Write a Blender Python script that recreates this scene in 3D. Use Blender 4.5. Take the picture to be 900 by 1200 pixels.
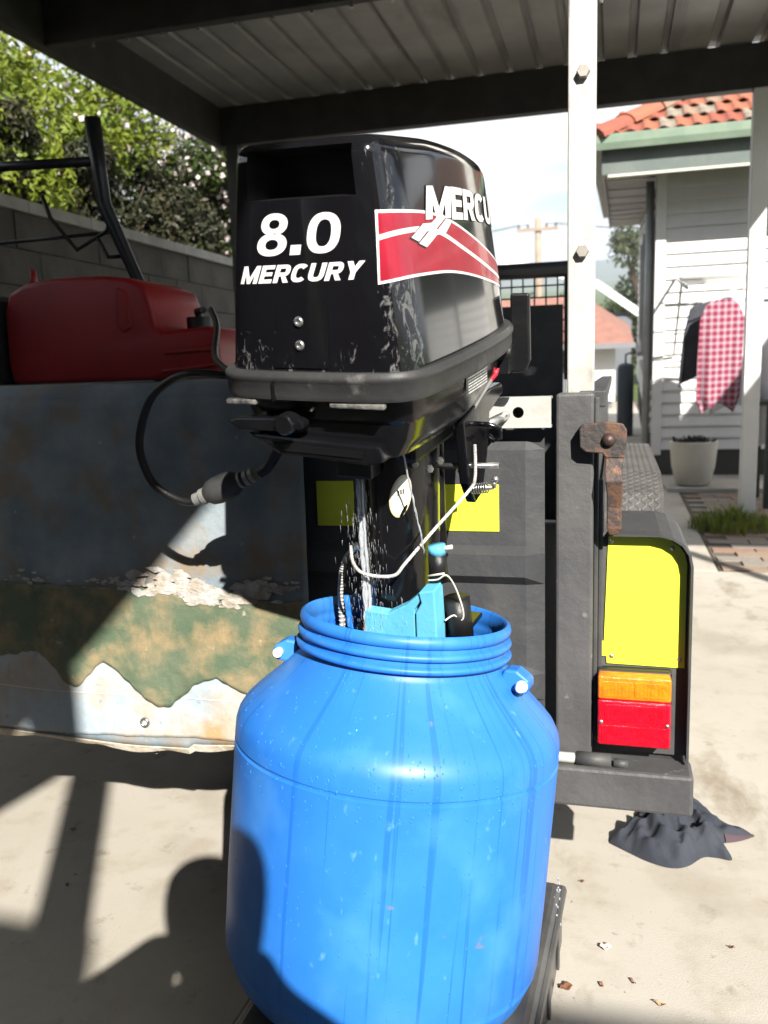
import bpy, bmesh, math, random
from mathutils import Matrix, Vector, Euler, noise
import numpy as np

# ------------------------------------------------------------------ clear
for o in list(bpy.data.objects): bpy.data.objects.remove(o)
scene = bpy.context.scene
COL = scene.collection
R_ = math.radians
PI = math.pi

# The driveway falls away from the camera by 5.4 degrees.  Things that stand on it are laid out in
# the driveway's own frame (X across, Y down the drive, Z square to the slab) and turned by TILT.
SLOPE = R_(5.4)
TILT = Matrix.Rotation(-SLOPE, 4, 'X')

# ------------------------------------------------------------------ camera
cam_data = bpy.data.cameras.new('camera')
cam_data.sensor_fit = 'VERTICAL'; cam_data.sensor_height = 36; cam_data.sensor_width = 27
cam_data.lens = 30
cam_data.clip_start = 0.02; cam_data.clip_end = 6000
cam_data.dof.use_dof = True; cam_data.dof.focus_distance = 1.25; cam_data.dof.aperture_fstop = 6.5
cam = bpy.data.objects.new('camera', cam_data); COL.objects.link(cam)
cam.matrix_world = (Matrix.Translation(TILT @ Vector((0, 0, 1.05))) @ Matrix.Rotation(R_(15.6), 4, 'Z')
                    @ Matrix.Rotation(R_(90 - 14.4), 4, 'X') @ Matrix.Rotation(R_(-3.3), 4, 'Z'))
scene.camera = cam

# ------------------------------------------------------------------ world, sun, exposure
SUN_EL, SUN_AZ = R_(38), R_(31)          # the sun stands behind the camera and to the right
to_sun = Vector((math.sin(SUN_AZ) * math.cos(SUN_EL), -math.cos(SUN_AZ) * math.cos(SUN_EL), math.sin(SUN_EL)))
world = bpy.data.worlds.new('World'); scene.world = world; world.use_nodes = True
wn = world.node_tree.nodes; wl = world.node_tree.links
for n in list(wn): wn.remove(n)
w_out = wn.new('ShaderNodeOutputWorld'); w_bg = wn.new('ShaderNodeBackground'); w_bg.inputs[1].default_value = 0.05
w_sky = wn.new('ShaderNodeTexSky'); w_sky.sky_type = 'NISHITA'; w_sky.sun_disc = False
w_sky.sun_elevation = SUN_EL; w_sky.sun_rotation = math.atan2(to_sun.x, to_sun.y); w_sky.dust_density = 0.2; w_sky.ozone_density = 2.0
w_tc = wn.new('ShaderNodeTexCoord'); w_map = wn.new('ShaderNodeMapping'); w_map.inputs['Scale'].default_value = (1.6, 1.6, 5.0)
w_map.inputs['Location'].default_value = (0.35, 0.1, 0.2)
w_no = wn.new('ShaderNodeTexNoise'); w_no.inputs['Scale'].default_value = 1.5; w_no.inputs['Detail'].default_value = 8; w_no.inputs['Roughness'].default_value = 0.55
w_cr = wn.new('ShaderNodeValToRGB'); w_cr.color_ramp.elements[0].position = 0.40; w_cr.color_ramp.elements[1].position = 0.50
w_mx = wn.new('ShaderNodeMix'); w_mx.data_type = 'RGBA'
w_mx.inputs[7].default_value = (11.5, 11.7, 11.9, 1)
wl.new(w_tc.outputs['Generated'], w_map.inputs['Vector']); wl.new(w_map.outputs[0], w_no.inputs['Vector'])
wl.new(w_no.outputs['Fac'], w_cr.inputs[0]); wl.new(w_cr.outputs[0], w_mx.inputs[0]); wl.new(w_sky.outputs[0], w_mx.inputs[6])
wl.new(w_mx.outputs[2], w_bg.inputs[0]); wl.new(w_bg.outputs[0], w_out.inputs[0])

sun_data = bpy.data.lights.new('sun', 'SUN'); sun_data.energy = 5.0; sun_data.angle = R_(0.53); sun_data.color = (1.0, 0.955, 0.88)
sun = bpy.data.objects.new('sun', sun_data); COL.objects.link(sun)
sun.rotation_euler = (-to_sun).to_track_quat('-Z', 'Y').to_euler()

scene.view_settings.view_transform = 'Standard'; scene.view_settings.look = 'None'
scene.view_settings.gamma = 1; scene.view_settings.use_curve_mapping = False
scene.view_settings.exposure = 1.22

scene.cycles.max_bounces = 6; scene.cycles.diffuse_bounces = 1; scene.cycles.glossy_bounces = 3; scene.cycles.transmission_bounces = 4
scene.cycles.transparent_max_bounces = 4; scene.cycles.caustics_reflective = False; scene.cycles.caustics_refractive = False

# ------------------------------------------------------------------ helpers
random.seed(7)
FRAME = {}          # object -> its own frame in layout coordinates
NEAR = []           # top-level objects laid out in the driveway frame

class MB:
    """collects shapes; build() links them as one mesh object"""
    def __init__(s): s.v = []; s.f = []
    def add(s, vs, fs, m=None):
        b = len(s.v)
        for p in vs:
            p = Vector(p)
            s.v.append(tuple(m @ p) if m is not None else tuple(p))
        s.f += [tuple(b + i for i in q) for q in fs]; return s
    def bb(s, lo, hi, m=None):
        x0, y0, z0 = lo; x1, y1, z1 = hi
        return s.add([(x0,y0,z0),(x1,y0,z0),(x1,y1,z0),(x0,y1,z0),(x0,y0,z1),(x1,y0,z1),(x1,y1,z1),(x0,y1,z1)],
                     [(0,3,2,1),(4,5,6,7),(0,1,5,4),(1,2,6,5),(2,3,7,6),(3,0,4,7)], m)
    def box(s, c, d, m=None):
        return s.bb([c[i]-d[i]/2 for i in range(3)], [c[i]+d[i]/2 for i in range(3)], m)
    def tube(s, pts, r, n=8, caps=True, m=None, squash=None):
        pts = [Vector(p) for p in pts]; k = len(pts); rs = r if isinstance(r, (list, tuple)) else [r]*k
        vs = []; fs = []; up = None
        for i, p in enumerate(pts):
            t = (pts[min(i+1, k-1)] - pts[max(i-1, 0)]).normalized()
            if up is None:
                up = Vector((0,0,1)) if abs(t.z) < .9 else Vector((1,0,0))
            a = (up - t*up.dot(t)).normalized(); b = t.cross(a); up = a
            for j in range(n):
                w = 2*PI*j/n
                vs.append(p + (a*math.cos(w) + b*math.sin(w)*(squash or 1))*rs[i])
        for i in range(k-1):
            for j in range(n):
                fs.append((i*n+j, i*n+(j+1)%n, (i+1)*n+(j+1)%n, (i+1)*n+j))
        if caps: fs += [tuple(range(n-1,-1,-1)), tuple((k-1)*n+j for j in range(n))]
        return s.add(vs, fs, m)
    def cyl(s, p0, p1, r, n=16, m=None): return s.tube([p0, p1], r, n, True, m)
    def lathe(s, prof, n=48, m=None, closed=False, arc=2*PI):
        vs = []; fs = []; k = len(prof)
        for j in range(n):
            a = arc*j/n
            for r, z in prof: vs.append((r*math.cos(a), r*math.sin(a), z))
        for j in range(n):
            j2 = (j+1) % n
            for i in range(k-1): fs.append((j*k+i, j2*k+i, j2*k+i+1, j*k+i+1))
        return s.add(vs, fs, m)
    def prism(s, poly, lo, hi, axes='xz', m=None):
        """2D outline extruded along the remaining axis from lo to hi"""
        n = len(poly); vs = []
        for h in (lo, hi):
            for a, b in poly:
                vs.append({'xz': (a, h, b), 'yz': (h, a, b), 'xy': (a, b, h)}[axes])
        fs = [tuple(range(n)), tuple(range(2*n-1, n-1, -1))]
        fs += [(i, i+n, (i+1)%n+n, (i+1)%n) for i in range(n)]
        return s.add(vs, fs, m)
    def grid(s, fn, nu, nv, m=None):
        vs = [fn(i/nu, j/nv) for i in range(nu+1) for j in range(nv+1)]
        fs = [(i*(nv+1)+j, (i+1)*(nv+1)+j, (i+1)*(nv+1)+j+1, i*(nv+1)+j+1) for i in range(nu) for j in range(nv)]
        return s.add(vs, fs, m)
    def mesh(s, name, mat, smooth=False, inv=None, fix=True):
        me = bpy.data.meshes.new(name)
        vs = s.v if inv is None else [tuple(inv @ Vector(p)) for p in s.v]
        me.from_pydata(vs, [], s.f); me.update()
        if fix:
            bm = bmesh.new(); bm.from_mesh(me); bmesh.ops.recalc_face_normals(bm, faces=bm.faces); bm.to_mesh(me); bm.free()
        if mat is not None: me.materials.append(mat)
        if smooth: me.shade_smooth()
        return me
    def build(s, name, mat, parent=None, smooth=False, bevel=0, solid=0, local=False, sub=0, fix=True, base=None, auto=None):
        inv = None
        if parent is not None and not local: inv = FRAME[parent].inverted()
        if parent is None and base is not None: inv = Matrix.Translation(base).inverted()
        o = bpy.data.objects.new(name, s.mesh(name, mat, smooth, inv, fix)); COL.objects.link(o)
        if parent is not None: o.parent = parent; FRAME[o] = FRAME[parent]
        else:
            FRAME[o] = Matrix.Translation(base) if base is not None else Matrix.Identity(4)
            o.matrix_basis = FRAME[o]
        if solid: md = o.modifiers.new('thickness', 'SOLIDIFY'); md.thickness = solid; md.offset = 0
        if bevel:
            md = o.modifiers.new('edge', 'BEVEL'); md.width = bevel; md.segments = 2; md.limit_method = 'ANGLE'; md.angle_limit = R_(35)
            md.harden_normals = False
        if sub: md = o.modifiers.new('sub', 'SUBSURF'); md.levels = sub; md.render_levels = sub
        if auto is not None:
            o.data.shade_smooth(); o.data.set_sharp_from_angle(angle=R_(auto))
        return o

def tag(o, label, cat=None, group=None, kind=None):
    if label: o['label'] = label
    if cat: o['category'] = cat
    if group: o['group'] = group
    if kind: o['kind'] = kind
    return o
def near(o): NEAR.append(o); return o
def thing(name, label, cat, loc=(0,0,0), rot=None, group=None, on_drive=True):
    o = bpy.data.objects.new(name, None); COL.objects.link(o); o.empty_display_size = .1
    m = Matrix.Translation(loc) @ (rot.to_4x4() if rot is not None else Matrix.Identity(4))
    o.matrix_basis = m; FRAME[o] = m
    tag(o, label, cat, group)
    if on_drive: NEAR.append(o)
    return o

# ------------------------------------------------------------------ materials
MATS = {}
def M(name, c1, c2=None, scale=5., lo=.42, hi=.62, rough=.6, metal=0., bump=0., bscale=60., stretch=(1,1,1), spec=.5,
      c3=None, s3=20., lo3=.55, hi3=.65, st3=(1,1,1), coat=0., rvar=0., trans=0., detail=6., sheen=0., sub=0., ior=1.45):
    if name in MATS: return MATS[name]
    m = bpy.data.materials.new(name); m.use_nodes = True; nt = m.node_tree; N = nt.nodes; L = nt.links
    p = N['Principled BSDF']
    def put(k, v):
        if k in p.inputs: p.inputs[k].default_value = v
    put('Base Color', (*c1, 1)); put('Roughness', rough); put('Metallic', metal); put('Specular IOR Level', spec)
    put('Coat Weight', coat); put('Coat Roughness', .06); put('Transmission Weight', trans); put('Sheen Weight', sheen); put('IOR', ior)
    if sub: put('Subsurface Weight', sub); put('Subsurface Radius', (.02,.03,.05)); put('Subsurface Scale', .3)
    tc = N.new('ShaderNodeTexCoord')
    def noi(sc, st, det=detail, ro=.6):
        mp = N.new('ShaderNodeMapping'); mp.inputs['Scale'].default_value = st
        no = N.new('ShaderNodeTexNoise'); no.inputs['Scale'].default_value = sc; no.inputs['Detail'].default_value = det; no.inputs['Roughness'].default_value = ro
        L.new(tc.outputs['Object'], mp.inputs['Vector']); L.new(mp.outputs[0], no.inputs['Vector']); return no
    def ramp(src, a, b):
        r = N.new('ShaderNodeMapRange'); r.inputs['From Min'].default_value = a; r.inputs['From Max'].default_value = b
        r.clamp = True; L.new(src, r.inputs['Value']); return r.outputs[0]
    last = None
    if c2 is not None:
        mx = N.new('ShaderNodeMix'); mx.data_type = 'RGBA'; mx.inputs[6].default_value = (*c1, 1); mx.inputs[7].default_value = (*c2, 1)
        f = ramp(noi(scale, stretch).outputs['Fac'], lo, hi); L.new(f, mx.inputs[0]); last = mx.outputs[2]
        if rvar:
            rr = N.new('ShaderNodeMapRange'); rr.inputs['To Min'].default_value = rough; rr.inputs['To Max'].default_value = rough + rvar
            L.new(f, rr.inputs['Value']); L.new(rr.outputs[0], p.inputs['Roughness'])
    if c3 is not None:
        mx = N.new('ShaderNodeMix'); mx.data_type = 'RGBA'; mx.inputs[7].default_value = (*c3, 1)
        if last: L.new(last, mx.inputs[6])
        else: mx.inputs[6].default_value = (*c1, 1)
        L.new(ramp(noi(s3, st3, 8).outputs['Fac'], lo3, hi3), mx.inputs[0]); last = mx.outputs[2]
    if last: L.new(last, p.inputs['Base Color'])
    if bump:
        b = N.new('ShaderNodeBump'); b.inputs['Strength'].default_value = min(1, bump); b.inputs['Distance'].default_value = .01
        L.new(noi(bscale, stretch, 8).outputs['Fac'], b.inputs['Height']); L.new(b.outputs[0], p.inputs['Normal'])
    MATS[name] = m; return m

concrete = M('concrete', (.41,.375,.315), (.475,.44,.38), 1.3, .35, .65, .85, bump=.16, bscale=260, c3=(.28,.24,.185), s3=1.7, lo3=.52, hi3=.74)
def more_layers(m, layers):
    """adds further noise-masked colours over a material: (scale, stretch, lo, hi, colour)"""
    nt = m.node_tree; N = nt.nodes; L = nt.links; p = N['Principled BSDF']; c = p.inputs['Base Color'].links[0].from_socket; tc = N.new('ShaderNodeTexCoord')
    for sc, st, lo, hi, col, loc in layers:
        mp = N.new('ShaderNodeMapping'); mp.inputs['Scale'].default_value = st; mp.inputs['Location'].default_value = loc
        no = N.new('ShaderNodeTexNoise'); no.inputs['Scale'].default_value = sc; no.inputs['Detail'].default_value = 7; no.inputs['Roughness'].default_value = .65
        r = N.new('ShaderNodeMapRange'); r.clamp = True; r.inputs['From Min'].default_value = lo; r.inputs['From Max'].default_value = hi
        mx = N.new('ShaderNodeMix'); mx.data_type = 'RGBA'; mx.inputs[7].default_value = (*col, 1)
        L.new(tc.outputs['Object'], mp.inputs[0]); L.new(mp.outputs[0], no.inputs['Vector']); L.new(no.outputs['Fac'], r.inputs[0]); L.new(r.outputs[0], mx.inputs[0]); L.new(c, mx.inputs[6]); c = mx.outputs[2]
    L.new(c, p.inputs['Base Color'])
more_layers(concrete, [(9, (1,1,1), .52, .78, (.36,.31,.24), (1,2,0)), (150, (1,1,1), .63, .70, (.24,.20,.15), (0,0,0)), (60, (1,1,1), .68, .74, (.20,.16,.12), (3,1,0)), (2.6, (1,.5,1), .59, .72, (.23,.185,.13), (5,3,0)), (14, (1,1,1), .60, .72, (.30,.26,.20), (9,3,0)), (36, (1,1,1), .66, .72, (.22,.18,.135), (4,8,0))])
joint_dirt = M('joint_dirt', (.12,.10,.08), rough=.95)
soil = M('soil', (.09,.07,.05), (.14,.12,.07), 3, rough=.95, bump=.5)
grass_mat = M('grass', (.05,.085,.02), (.09,.12,.035), 2, rough=.9, bump=.6, bscale=30)
black_steel = M('black_steel', (.042,.043,.046), (.07,.069,.067), 9, .45, .7, .55, bump=.15, bscale=70, c3=(.13,.12,.11), s3=24, lo3=.66, hi3=.74)
grey_steel = M('worn_black_steel', (.065,.064,.066), (.10,.097,.095), 7, .4, .7, .5, bump=.2, bscale=60, c3=(.17,.16,.15), s3=30, lo3=.66, hi3=.72)
rust_steel = M('rusty_steel', (.13,.07,.045), (.05,.042,.04), 22, .42, .55, .6, metal=.2, bump=.3, bscale=120, c3=(.24,.11,.06), s3=35, lo3=.58, hi3=.68)
galv = M('galvanised_steel', (.50,.49,.45), (.62,.61,.57), 14, .4, .6, .42, metal=.35, bump=.08, bscale=60, c3=(.36,.34,.30), s3=16, lo3=.57, hi3=.72)
bright_metal = M('bright_metal', (.6,.6,.58), rough=.28, metal=.9, c2=(.4,.4,.4), scale=60)
carport_steel = M('painted_beam', (.03,.028,.027), (.045,.042,.04), 6, rough=.6)
roof_sheet_mat = M('roof_sheet', (.26,.255,.25), (.32,.315,.30), 3, .4, .6, .45, metal=.25, c3=(.18,.165,.15), s3=6, lo3=.6, hi3=.75, st3=(1,.25,1))
white_paint = M('white_paint', (.78,.78,.76), (.70,.70,.68), 5, .45, .7, .55, bump=.06, bscale=30)
# ------------------------------------------------------------------ ground, driveway, wall
def z_ground(y):
    y = max(-10., min(30., y)); return -math.tan(SLOPE)*y
ys = [-2000,-200,-40,-10,-5,0,5,10,15,20,25,30,45,80,200,600,2500]; xs = [-2500,-600,-150,-40,-12,-4,0,4,12,40,150,600,2500]
mb = MB(); mb.add([(x, y, z_ground(y)-.035) for x in xs for y in ys],
   [(i*len(ys)+j, (i+1)*len(ys)+j, (i+1)*len(ys)+j+1, i*len(ys)+j+1) for i in range(len(xs)-1) for j in range(len(ys)-1)])
tag(mb.build('ground', grass_mat), None, kind='structure')

mb = MB(); mb.bb((-3.1,-7,-.03), (3.4,27,-.012))
drive = near(mb.build('driveway', joint_dirt)); tag(drive, None, kind='structure')
def slab(x0, x1, y0, y1, g=.004):
    m_ = MB(); m_.bb((x0+g, y0+g, -.011), (x1-g, y1-g, 0)); m_.build('concrete_slab', concrete, drive, bevel=.004)
rows = [-7,-4.2,-1.4,4.55,7.4,10.4,14,18,22.5,27]
for a, b in zip(rows, rows[1:]):
    if b <= 4.6: slab(-3.1,1.2,a,b); slab(1.2,3.4,a,b)
    else: slab(-3.1,.52,a,b)

# brick pavers to the right of the slab
paving = MB(); paving.bb((.53,4.56,-.011), (3.4,7.38,-.007)); pav = near(paving.build('paved_path', joint_dirt)); tag(pav, None, kind='structure')
pm = [M('paver_%s' % k, c, c2, 30, rough=.9, bump=.3, bscale=150) for k, c, c2 in
      (('tan', (.30,.22,.16), (.25,.19,.14)), ('grey', (.24,.21,.18), (.28,.25,.21)), ('red', (.29,.18,.13), (.24,.16,.12)))]
me_p = []
for m_ in pm:
    b_ = MB(); b_.bb((0,0,-.006), (.222,.108,.002)); me_p.append(b_.mesh('paver', m_))
rp = random.Random(3); n_p = 0
for j in range(24):
    for i in range(7):
        x = .545 + i*.23 + (.115 if j % 2 else 0); y = 4.58 + j*.116
        o = bpy.data.objects.new('paver', rp.choice(me_p)); COL.objects.link(o); o.parent = pav
        o.location = (x, y, rp.uniform(-.0015,.002)); o.rotation_euler = (rp.uniform(-.01,.01), rp.uniform(-.01,.01), rp.uniform(-.012,.012))
# pale concrete path in front of the house
mb = MB(); mb.prism([(.43,7.42),(3.4,7.42),(3.4,8.35),(.36,8.35)], -.011, .035, 'xy')
tag(near(mb.build('house_path', M('pale_concrete', (.5,.46,.40), (.43,.39,.33), 3, rough=.85, bump=.2), bevel=.008)), None, kind='structure')

# retaining wall with capping blocks, garden bed on top
wall = thing('retaining_wall', 'grey block retaining wall with pale capping below the flowering shrubs', 'wall', (-3.2,0,0))
blockm = M('wall_block', (.075,.07,.062), (.105,.098,.085), 6, rough=.9, bump=.5, bscale=40)
capm = M('wall_cap', (.40,.39,.36), (.33,.32,.29), 6, rough=.85, bump=.3)
mb = MB(); mb.bb((-3.42,-3,-.1), (-3.235,16,1.99)); mb.build('wall_core', M('mortar', (.06,.056,.05), rough=.95), wall)
b_ = MB(); b_.bb((0,0,0), (.06,.395,.195)); me_b = b_.mesh('block', blockm)
c_ = MB(); c_.bb((-.13,0,0), (.06,.595,.065)); me_c = c_.mesh('cap_block', capm)
for r in range(10):
    for k in range(24):
        o = bpy.data.objects.new('block', me_b); COL.objects.link(o); o.parent = wall
        o.location = (-.06 + rp.uniform(-.004,.004), 2.0 + k*.4 + (.2 if r % 2 else 0), .0 + r*.2)
for k in range(22):
    o = bpy.data.objects.new('cap_block', me_c); COL.objects.link(o); o.parent = wall; o.location = (-.035, -.5 + k*.6, 2.0)
mb = MB(); mb.bb((-14,-3,-.2), (-3.43,16,1.93)); tag(near(mb.build('garden_bed', soil)), None, kind='structure')

# ------------------------------------------------------------------ foliage
def leaf_mesh(name, mat, centres, n, size, seed, spread=1.0, shell=.35, flat=False):
    """many leaf-sized faces spread through clumps; centres = [(x,y,z,rx,ry,rz)]"""
    rg = np.random.default_rng(seed); C = np.array(centres, float)
    idx = rg.integers(0, len(C), n); d = rg.normal(size=(n,3)); d /= np.linalg.norm(d, axis=1)[:,None]
    rad = (shell + (1-shell)*rg.random(n)**.6)[:,None]
    P = C[idx,:3] + d*C[idx,3:]*rad*spread
    a = rg.normal(size=(n,3)); a /= np.linalg.norm(a, axis=1)[:,None]
    nrm = d*.7 + rg.normal(size=(n,3))*.6 + np.array([0,0,.5]); nrm /= np.linalg.norm(nrm, axis=1)[:,None]
    a -= nrm*(a*nrm).sum(1)[:,None]; a /= np.linalg.norm(a, axis=1)[:,None]; b = np.cross(nrm, a)
    s = (size*(.6+.8*rg.random(n)))[:,None]; w = .42 if not flat else .9
    V = np.stack([P - a*s, P + b*s*w + nrm*s*.12, P + a*s, P - b*s*w + nrm*s*.12], 1).reshape(-1,3)
    me = bpy.data.meshes.new(name); me.from_pydata(V.tolist(), [], [(4*i,4*i+1,4*i+2,4*i+3) for i in range(n)]); me.update()
    me.materials.append(mat); return me
def leafmat(name, c1, c2, tr=.35, rough=.5):
    m = M(name, c1, c2, 3.0, .35, .65, rough, spec=.4)
    nt = m.node_tree; p = nt.nodes['Principled BSDF']; out = nt.nodes['Material Output']
    t = nt.nodes.new('ShaderNodeBsdfTranslucent'); mx = nt.nodes.new('ShaderNodeMixShader'); mx.inputs[0].default_value = tr
    src = p.inputs['Base Color'].links[0].from_socket; nt.links.new(src, t.inputs[0])
    nt.links.new(p.outputs[0], mx.inputs[1]); nt.links.new(t.outputs[0], mx.inputs[2]); nt.links.new(mx.outputs[0], out.inputs['Surface'])
    return m
leaf_a = leafmat('leaf_bright', (.12,.18,.020), (.24,.27,.03))
leaf_b = leafmat('leaf_dark', (.035,.06,.014), (.075,.10,.022))
leaf_d = leafmat('leaf_shade', (.018,.028,.012), (.05,.045,.02), .15)  # dark leaf colour stands in for shade low in the shrubs
leaf_c = leafmat('leaf_grey', (.06,.08,.04), (.10,.11,.06))
petal_w = leafmat('petal_white', (.75,.70,.68), (.66,.50,.52), .3)
bark = M('bark', (.09,.065,.045), (.05,.038,.03), 12, rough=.95, bump=.6, bscale=30)

def plant(name, label, cat, base, clumps, n, size, mat, seed, flowers=0, trunk_r=.05, group=None, fl=None, fsize=.04):
    """base in world coordinates; clumps relative to base"""
    t = thing(name, label, cat, base, group=group, on_drive=False)
    rr = random.Random(seed); mb = MB()
    top = max(c[2] for c in clumps)
    for c in clumps:
        j = Vector((rr.uniform(-.06,.06), rr.uniform(-.06,.06), 0))
        p1 = Vector((c[0]*.25, c[1]*.25, c[2]*.4)) + j
        mb.tube([Vector((0,0,-.15)), p1*.6, p1, Vector(c[:3])*.8, Vector(c[:3])], [trunk_r, trunk_r*.8, trunk_r*.6, trunk_r*.35, trunk_r*.15], 6)
    mb.build('trunk', bark, t, local=True, smooth=True)
    o = bpy.data.objects.new('crown', leaf_mesh('crown', mat, clumps, n, size, seed)); COL.objects.link(o); o.parent = t; FRAME[o] = FRAME[t]
    if flowers:
        cs = [c for c in clumps if c[2] > top*.25]
        o = bpy.data.objects.new('blossom', leaf_mesh('blossom', petal_w, fl or cs, flowers, fsize, seed+5, 1.03, .88, True)); COL.objects.link(o); o.parent = t; FRAME[o] = FRAME[t]
    return t
def rclumps(n, rx, ry, z0, z1, r, seed):
    q = random.Random(seed); out = []
    for _ in range(n):
        k = r*q.uniform(.6,1.2); out.append((q.uniform(-rx,rx), q.uniform(-ry,ry), q.uniform(z0,z1), k, k*q.uniform(.8,1.2), k*q.uniform(.7,1)))
    return out
bush_specs = [
 ('tall bright green shrub at the left edge above the retaining wall', (-4.2,4.6), 16, 1.7, leaf_a, 220),
 ('bright green shrub with a few white blossoms, second along the retaining wall', (-4.15,6.1), 14, 1.55, leaf_a, 420),
 ('white flowering shrub behind the upper left of the black motor cowl', (-4.0,7.9), 12, 1.35, leaf_b, 1500),
 ('dark leaved shrub with pinkish white blossoms farthest along the retaining wall', (-4.0,9.8), 12, 1.2, leaf_b, 1500)]
for k, (lb, (x, y), n, h, lm, fl) in enumerate(bush_specs):
    zb = -math.tan(SLOPE)*y + 1.9
    plant('flowering_shrub', lb, 'shrub', (x, y, zb), rclumps(n+4, .55, .8, .15, h, .40, 20+k), 15000, .034, lm, 40+k, fl, .03, 'shrubs above the retaining wall', None, .024)
for k, (lb, y) in enumerate((('added dark plant standing in for shade, on the retaining wall at the left edge', 4.9), ('added dark plant standing in for shade, on the retaining wall behind the bent black tube', 6.2), ('added dark plant standing in for shade, on the retaining wall nearest the motor cowl', 7.6), ('added dark plant standing in for shade, farthest along the retaining wall', 9.1))):
    plant('shade_plant', lb, 'shade plant', (-3.72, y, -math.tan(SLOPE)*y+1.9), rclumps(18, .16, .75, .05, .80, .22, 300+k), 9000, .026, leaf_d, 310+k, 0, .015, 'added shade plants on the retaining wall')  # dark plants added where the shrubs' lower part is only in shade
plant('garden_tree', 'tall tree overhanging the left corner behind the shrubs', 'tree', (-5.9,6.6,1.2), rclumps(22, 1.0, 1.7, 1.2, 3.4, .65, 77), 16000, .06, leaf_a, 78, 0, .09)

# ------------------------------------------------------------------ carport
cp = thing('carport', 'dark steel carport with ribbed metal roof over the trailer', 'carport', (-2.7,5.95,0))
# ribbed sheets, their ribs running down the drive
def ribbed(x0, x1, y0, y1, z, name='roof_sheet'):
    prof = []; x = x0; w = (x1-x0)/4
    for k in range(4):
        b = x0 + k*w; prof += [(b, 0), (b+w*.70, 0), (b+w*.76, .029), (b+w*.92, .029), (b+w*.98, 0)]
    prof.append((x1, 0)); vs = []; fs = []; n = len(prof)
    for y in (y0, y1): vs += [(px, y, z+pz) for px, pz in prof]
    fs = [(i, i+1, n+i+1, n+i) for i in range(n-1)]
    m_ = MB(); m_.add(vs, fs); m_.build(name, roof_sheet_mat, cp, solid=.0012, fix=False)
ZR = 2.955
sheet_w = .76
x = -2.74; k = 0
while x < .30:
    x1 = min(x+sheet_w, .350); ribbed(x-.012, x1, -3.0, 6.05, ZR+.003*(k % 2)); x += sheet_w; k += 1
ribbed(.338, 1.36, 1.3, 6.05, ZR+.0065)
m_ = MB(); m_.prism([(.330,-3.0),(.365,-3.0),(.70,-.75),(.70,1.31),(.330,1.31)], ZR+.0045, ZR+.006, 'xy'); m_.build('shadow_infill', roof_sheet_mat, cp)  # unseen panel; skewed outline shaped to place the shadow across the sheet
def beam(name, lo, hi, mat=carport_steel, bev=.004): m_ = MB(); m_.bb(lo, hi); return m_.build(name, mat, cp, bevel=bev)
beam('end_beam', (-2.74,5.93,2.69), (1.37,6.02,2.95))
beam('fascia', (-2.80,-3.0,2.69), (-2.742,6.05,2.985))
m_ = MB(); m_.prism([(.315,-3.0),(.365,-3.0),(.70,-.75),(.65,-.75)], 2.70, 2.953, 'xy'); m_.prism([(.65,-.749),(.70,-.749),(.70,1.235),(.65,1.235)], 2.70, 2.953, 'xy'); m_.build('edge_beam', carport_steel, cp)  # unseen first beam follows the infill's shadow-placing outline
beam('edge_beam', (.58,1.24,2.69), (1.37,1.298,2.985))
beam('edge_beam', (1.372,1.24,2.69), (1.41,6.05,2.985))
for y in (3.95, 2.1, 0.2, -1.6, -2.9):
    beam('purlin', (-2.74,y,2.70), (.31 if y < -1. else .64 if y < 1.2 else 1.365, y+.06, 2.953))
for y in (3.97, 2.12):
    for k in range(16):
        m_ = MB(); m_.cyl((-2.5+k*.19, y+.03, 2.685), (-2.5+k*.19, y+.03, 2.70), .008, 8); m_.build('roof_screw', bright_metal, cp)
# posts: plumb uprights
def post(name, x, y, w, mat, top=2.69):
    m_ = MB(); lean = math.tan(SLOPE)
    m_.add([(x+sx*w/2, y+sy*w/2 - (0 if q == 0 else -0)*1 - (lean*zz if q else 0)*0 + 0, zz) for q, zz in ((0,-.02),(1,top)) for sx, sy in ((-1,-1),(1,-1),(1,1),(-1,1))],
           [(0,3,2,1),(4,5,6,7),(0,1,5,4),(1,2,6,5),(2,3,7,6),(3,0,4,7)])
    return m_.build(name, mat, cp, bevel=.004)
o = post('post', -2.66, 5.97, .09, carport_steel)
o = post('post', .84, 5.97, .095, white_paint); tag(o, 'white painted post in front of the house wall')
post('post', .545, -1.55, .085, carport_steel); post('post', -2.66, -1.55, .09, carport_steel); post('post', -2.66, 2.2, .09, carport_steel)

# unseen building added behind the camera to block sky fill light
sky_blk = thing('sky_blocker', 'added unseen brown brick building behind the camera, blocking sky light', 'light blocker', (.4,-3.2,0))
gb = M('blocker_brick', (.20,.11,.075), (.26,.15,.10), 8, rough=.9, bump=.4)
m_ = MB(); m_.bb((-3.2,-3.6,-.1), (-1.9,-3.05,2.69)); m_.bb((1.6,-3.6,-.1), (4.6,-3.05,2.69)); m_.bb((-1.9,-3.6,2.25), (1.6,-3.05,2.69)); m_.build('wall', gb, sky_blk)
m_ = MB()
for k in range(8): m_.bb((-1.9,-3.3,-.05+k*.2875), (1.6,-3.26,.225+k*.2875))
m_.build('blocker_door', M('door_brown', (.10,.085,.07), rough=.5), sky_blk)
m_ = MB(); m_.bb((1.9,-8,2.69), (4.9,-2.5,2.86)); m_.bb((.63,-8,2.69), (1.15,-2.5,2.86)); m_.bb((1.15,-8,2.69), (1.9,-3.1,2.86)); m_.build('roof', M('blocker_roof', (.16,.15,.14), rough=.7), sky_blk)  # roof inferred from its shade; front stepped to keep the drum lit

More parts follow.
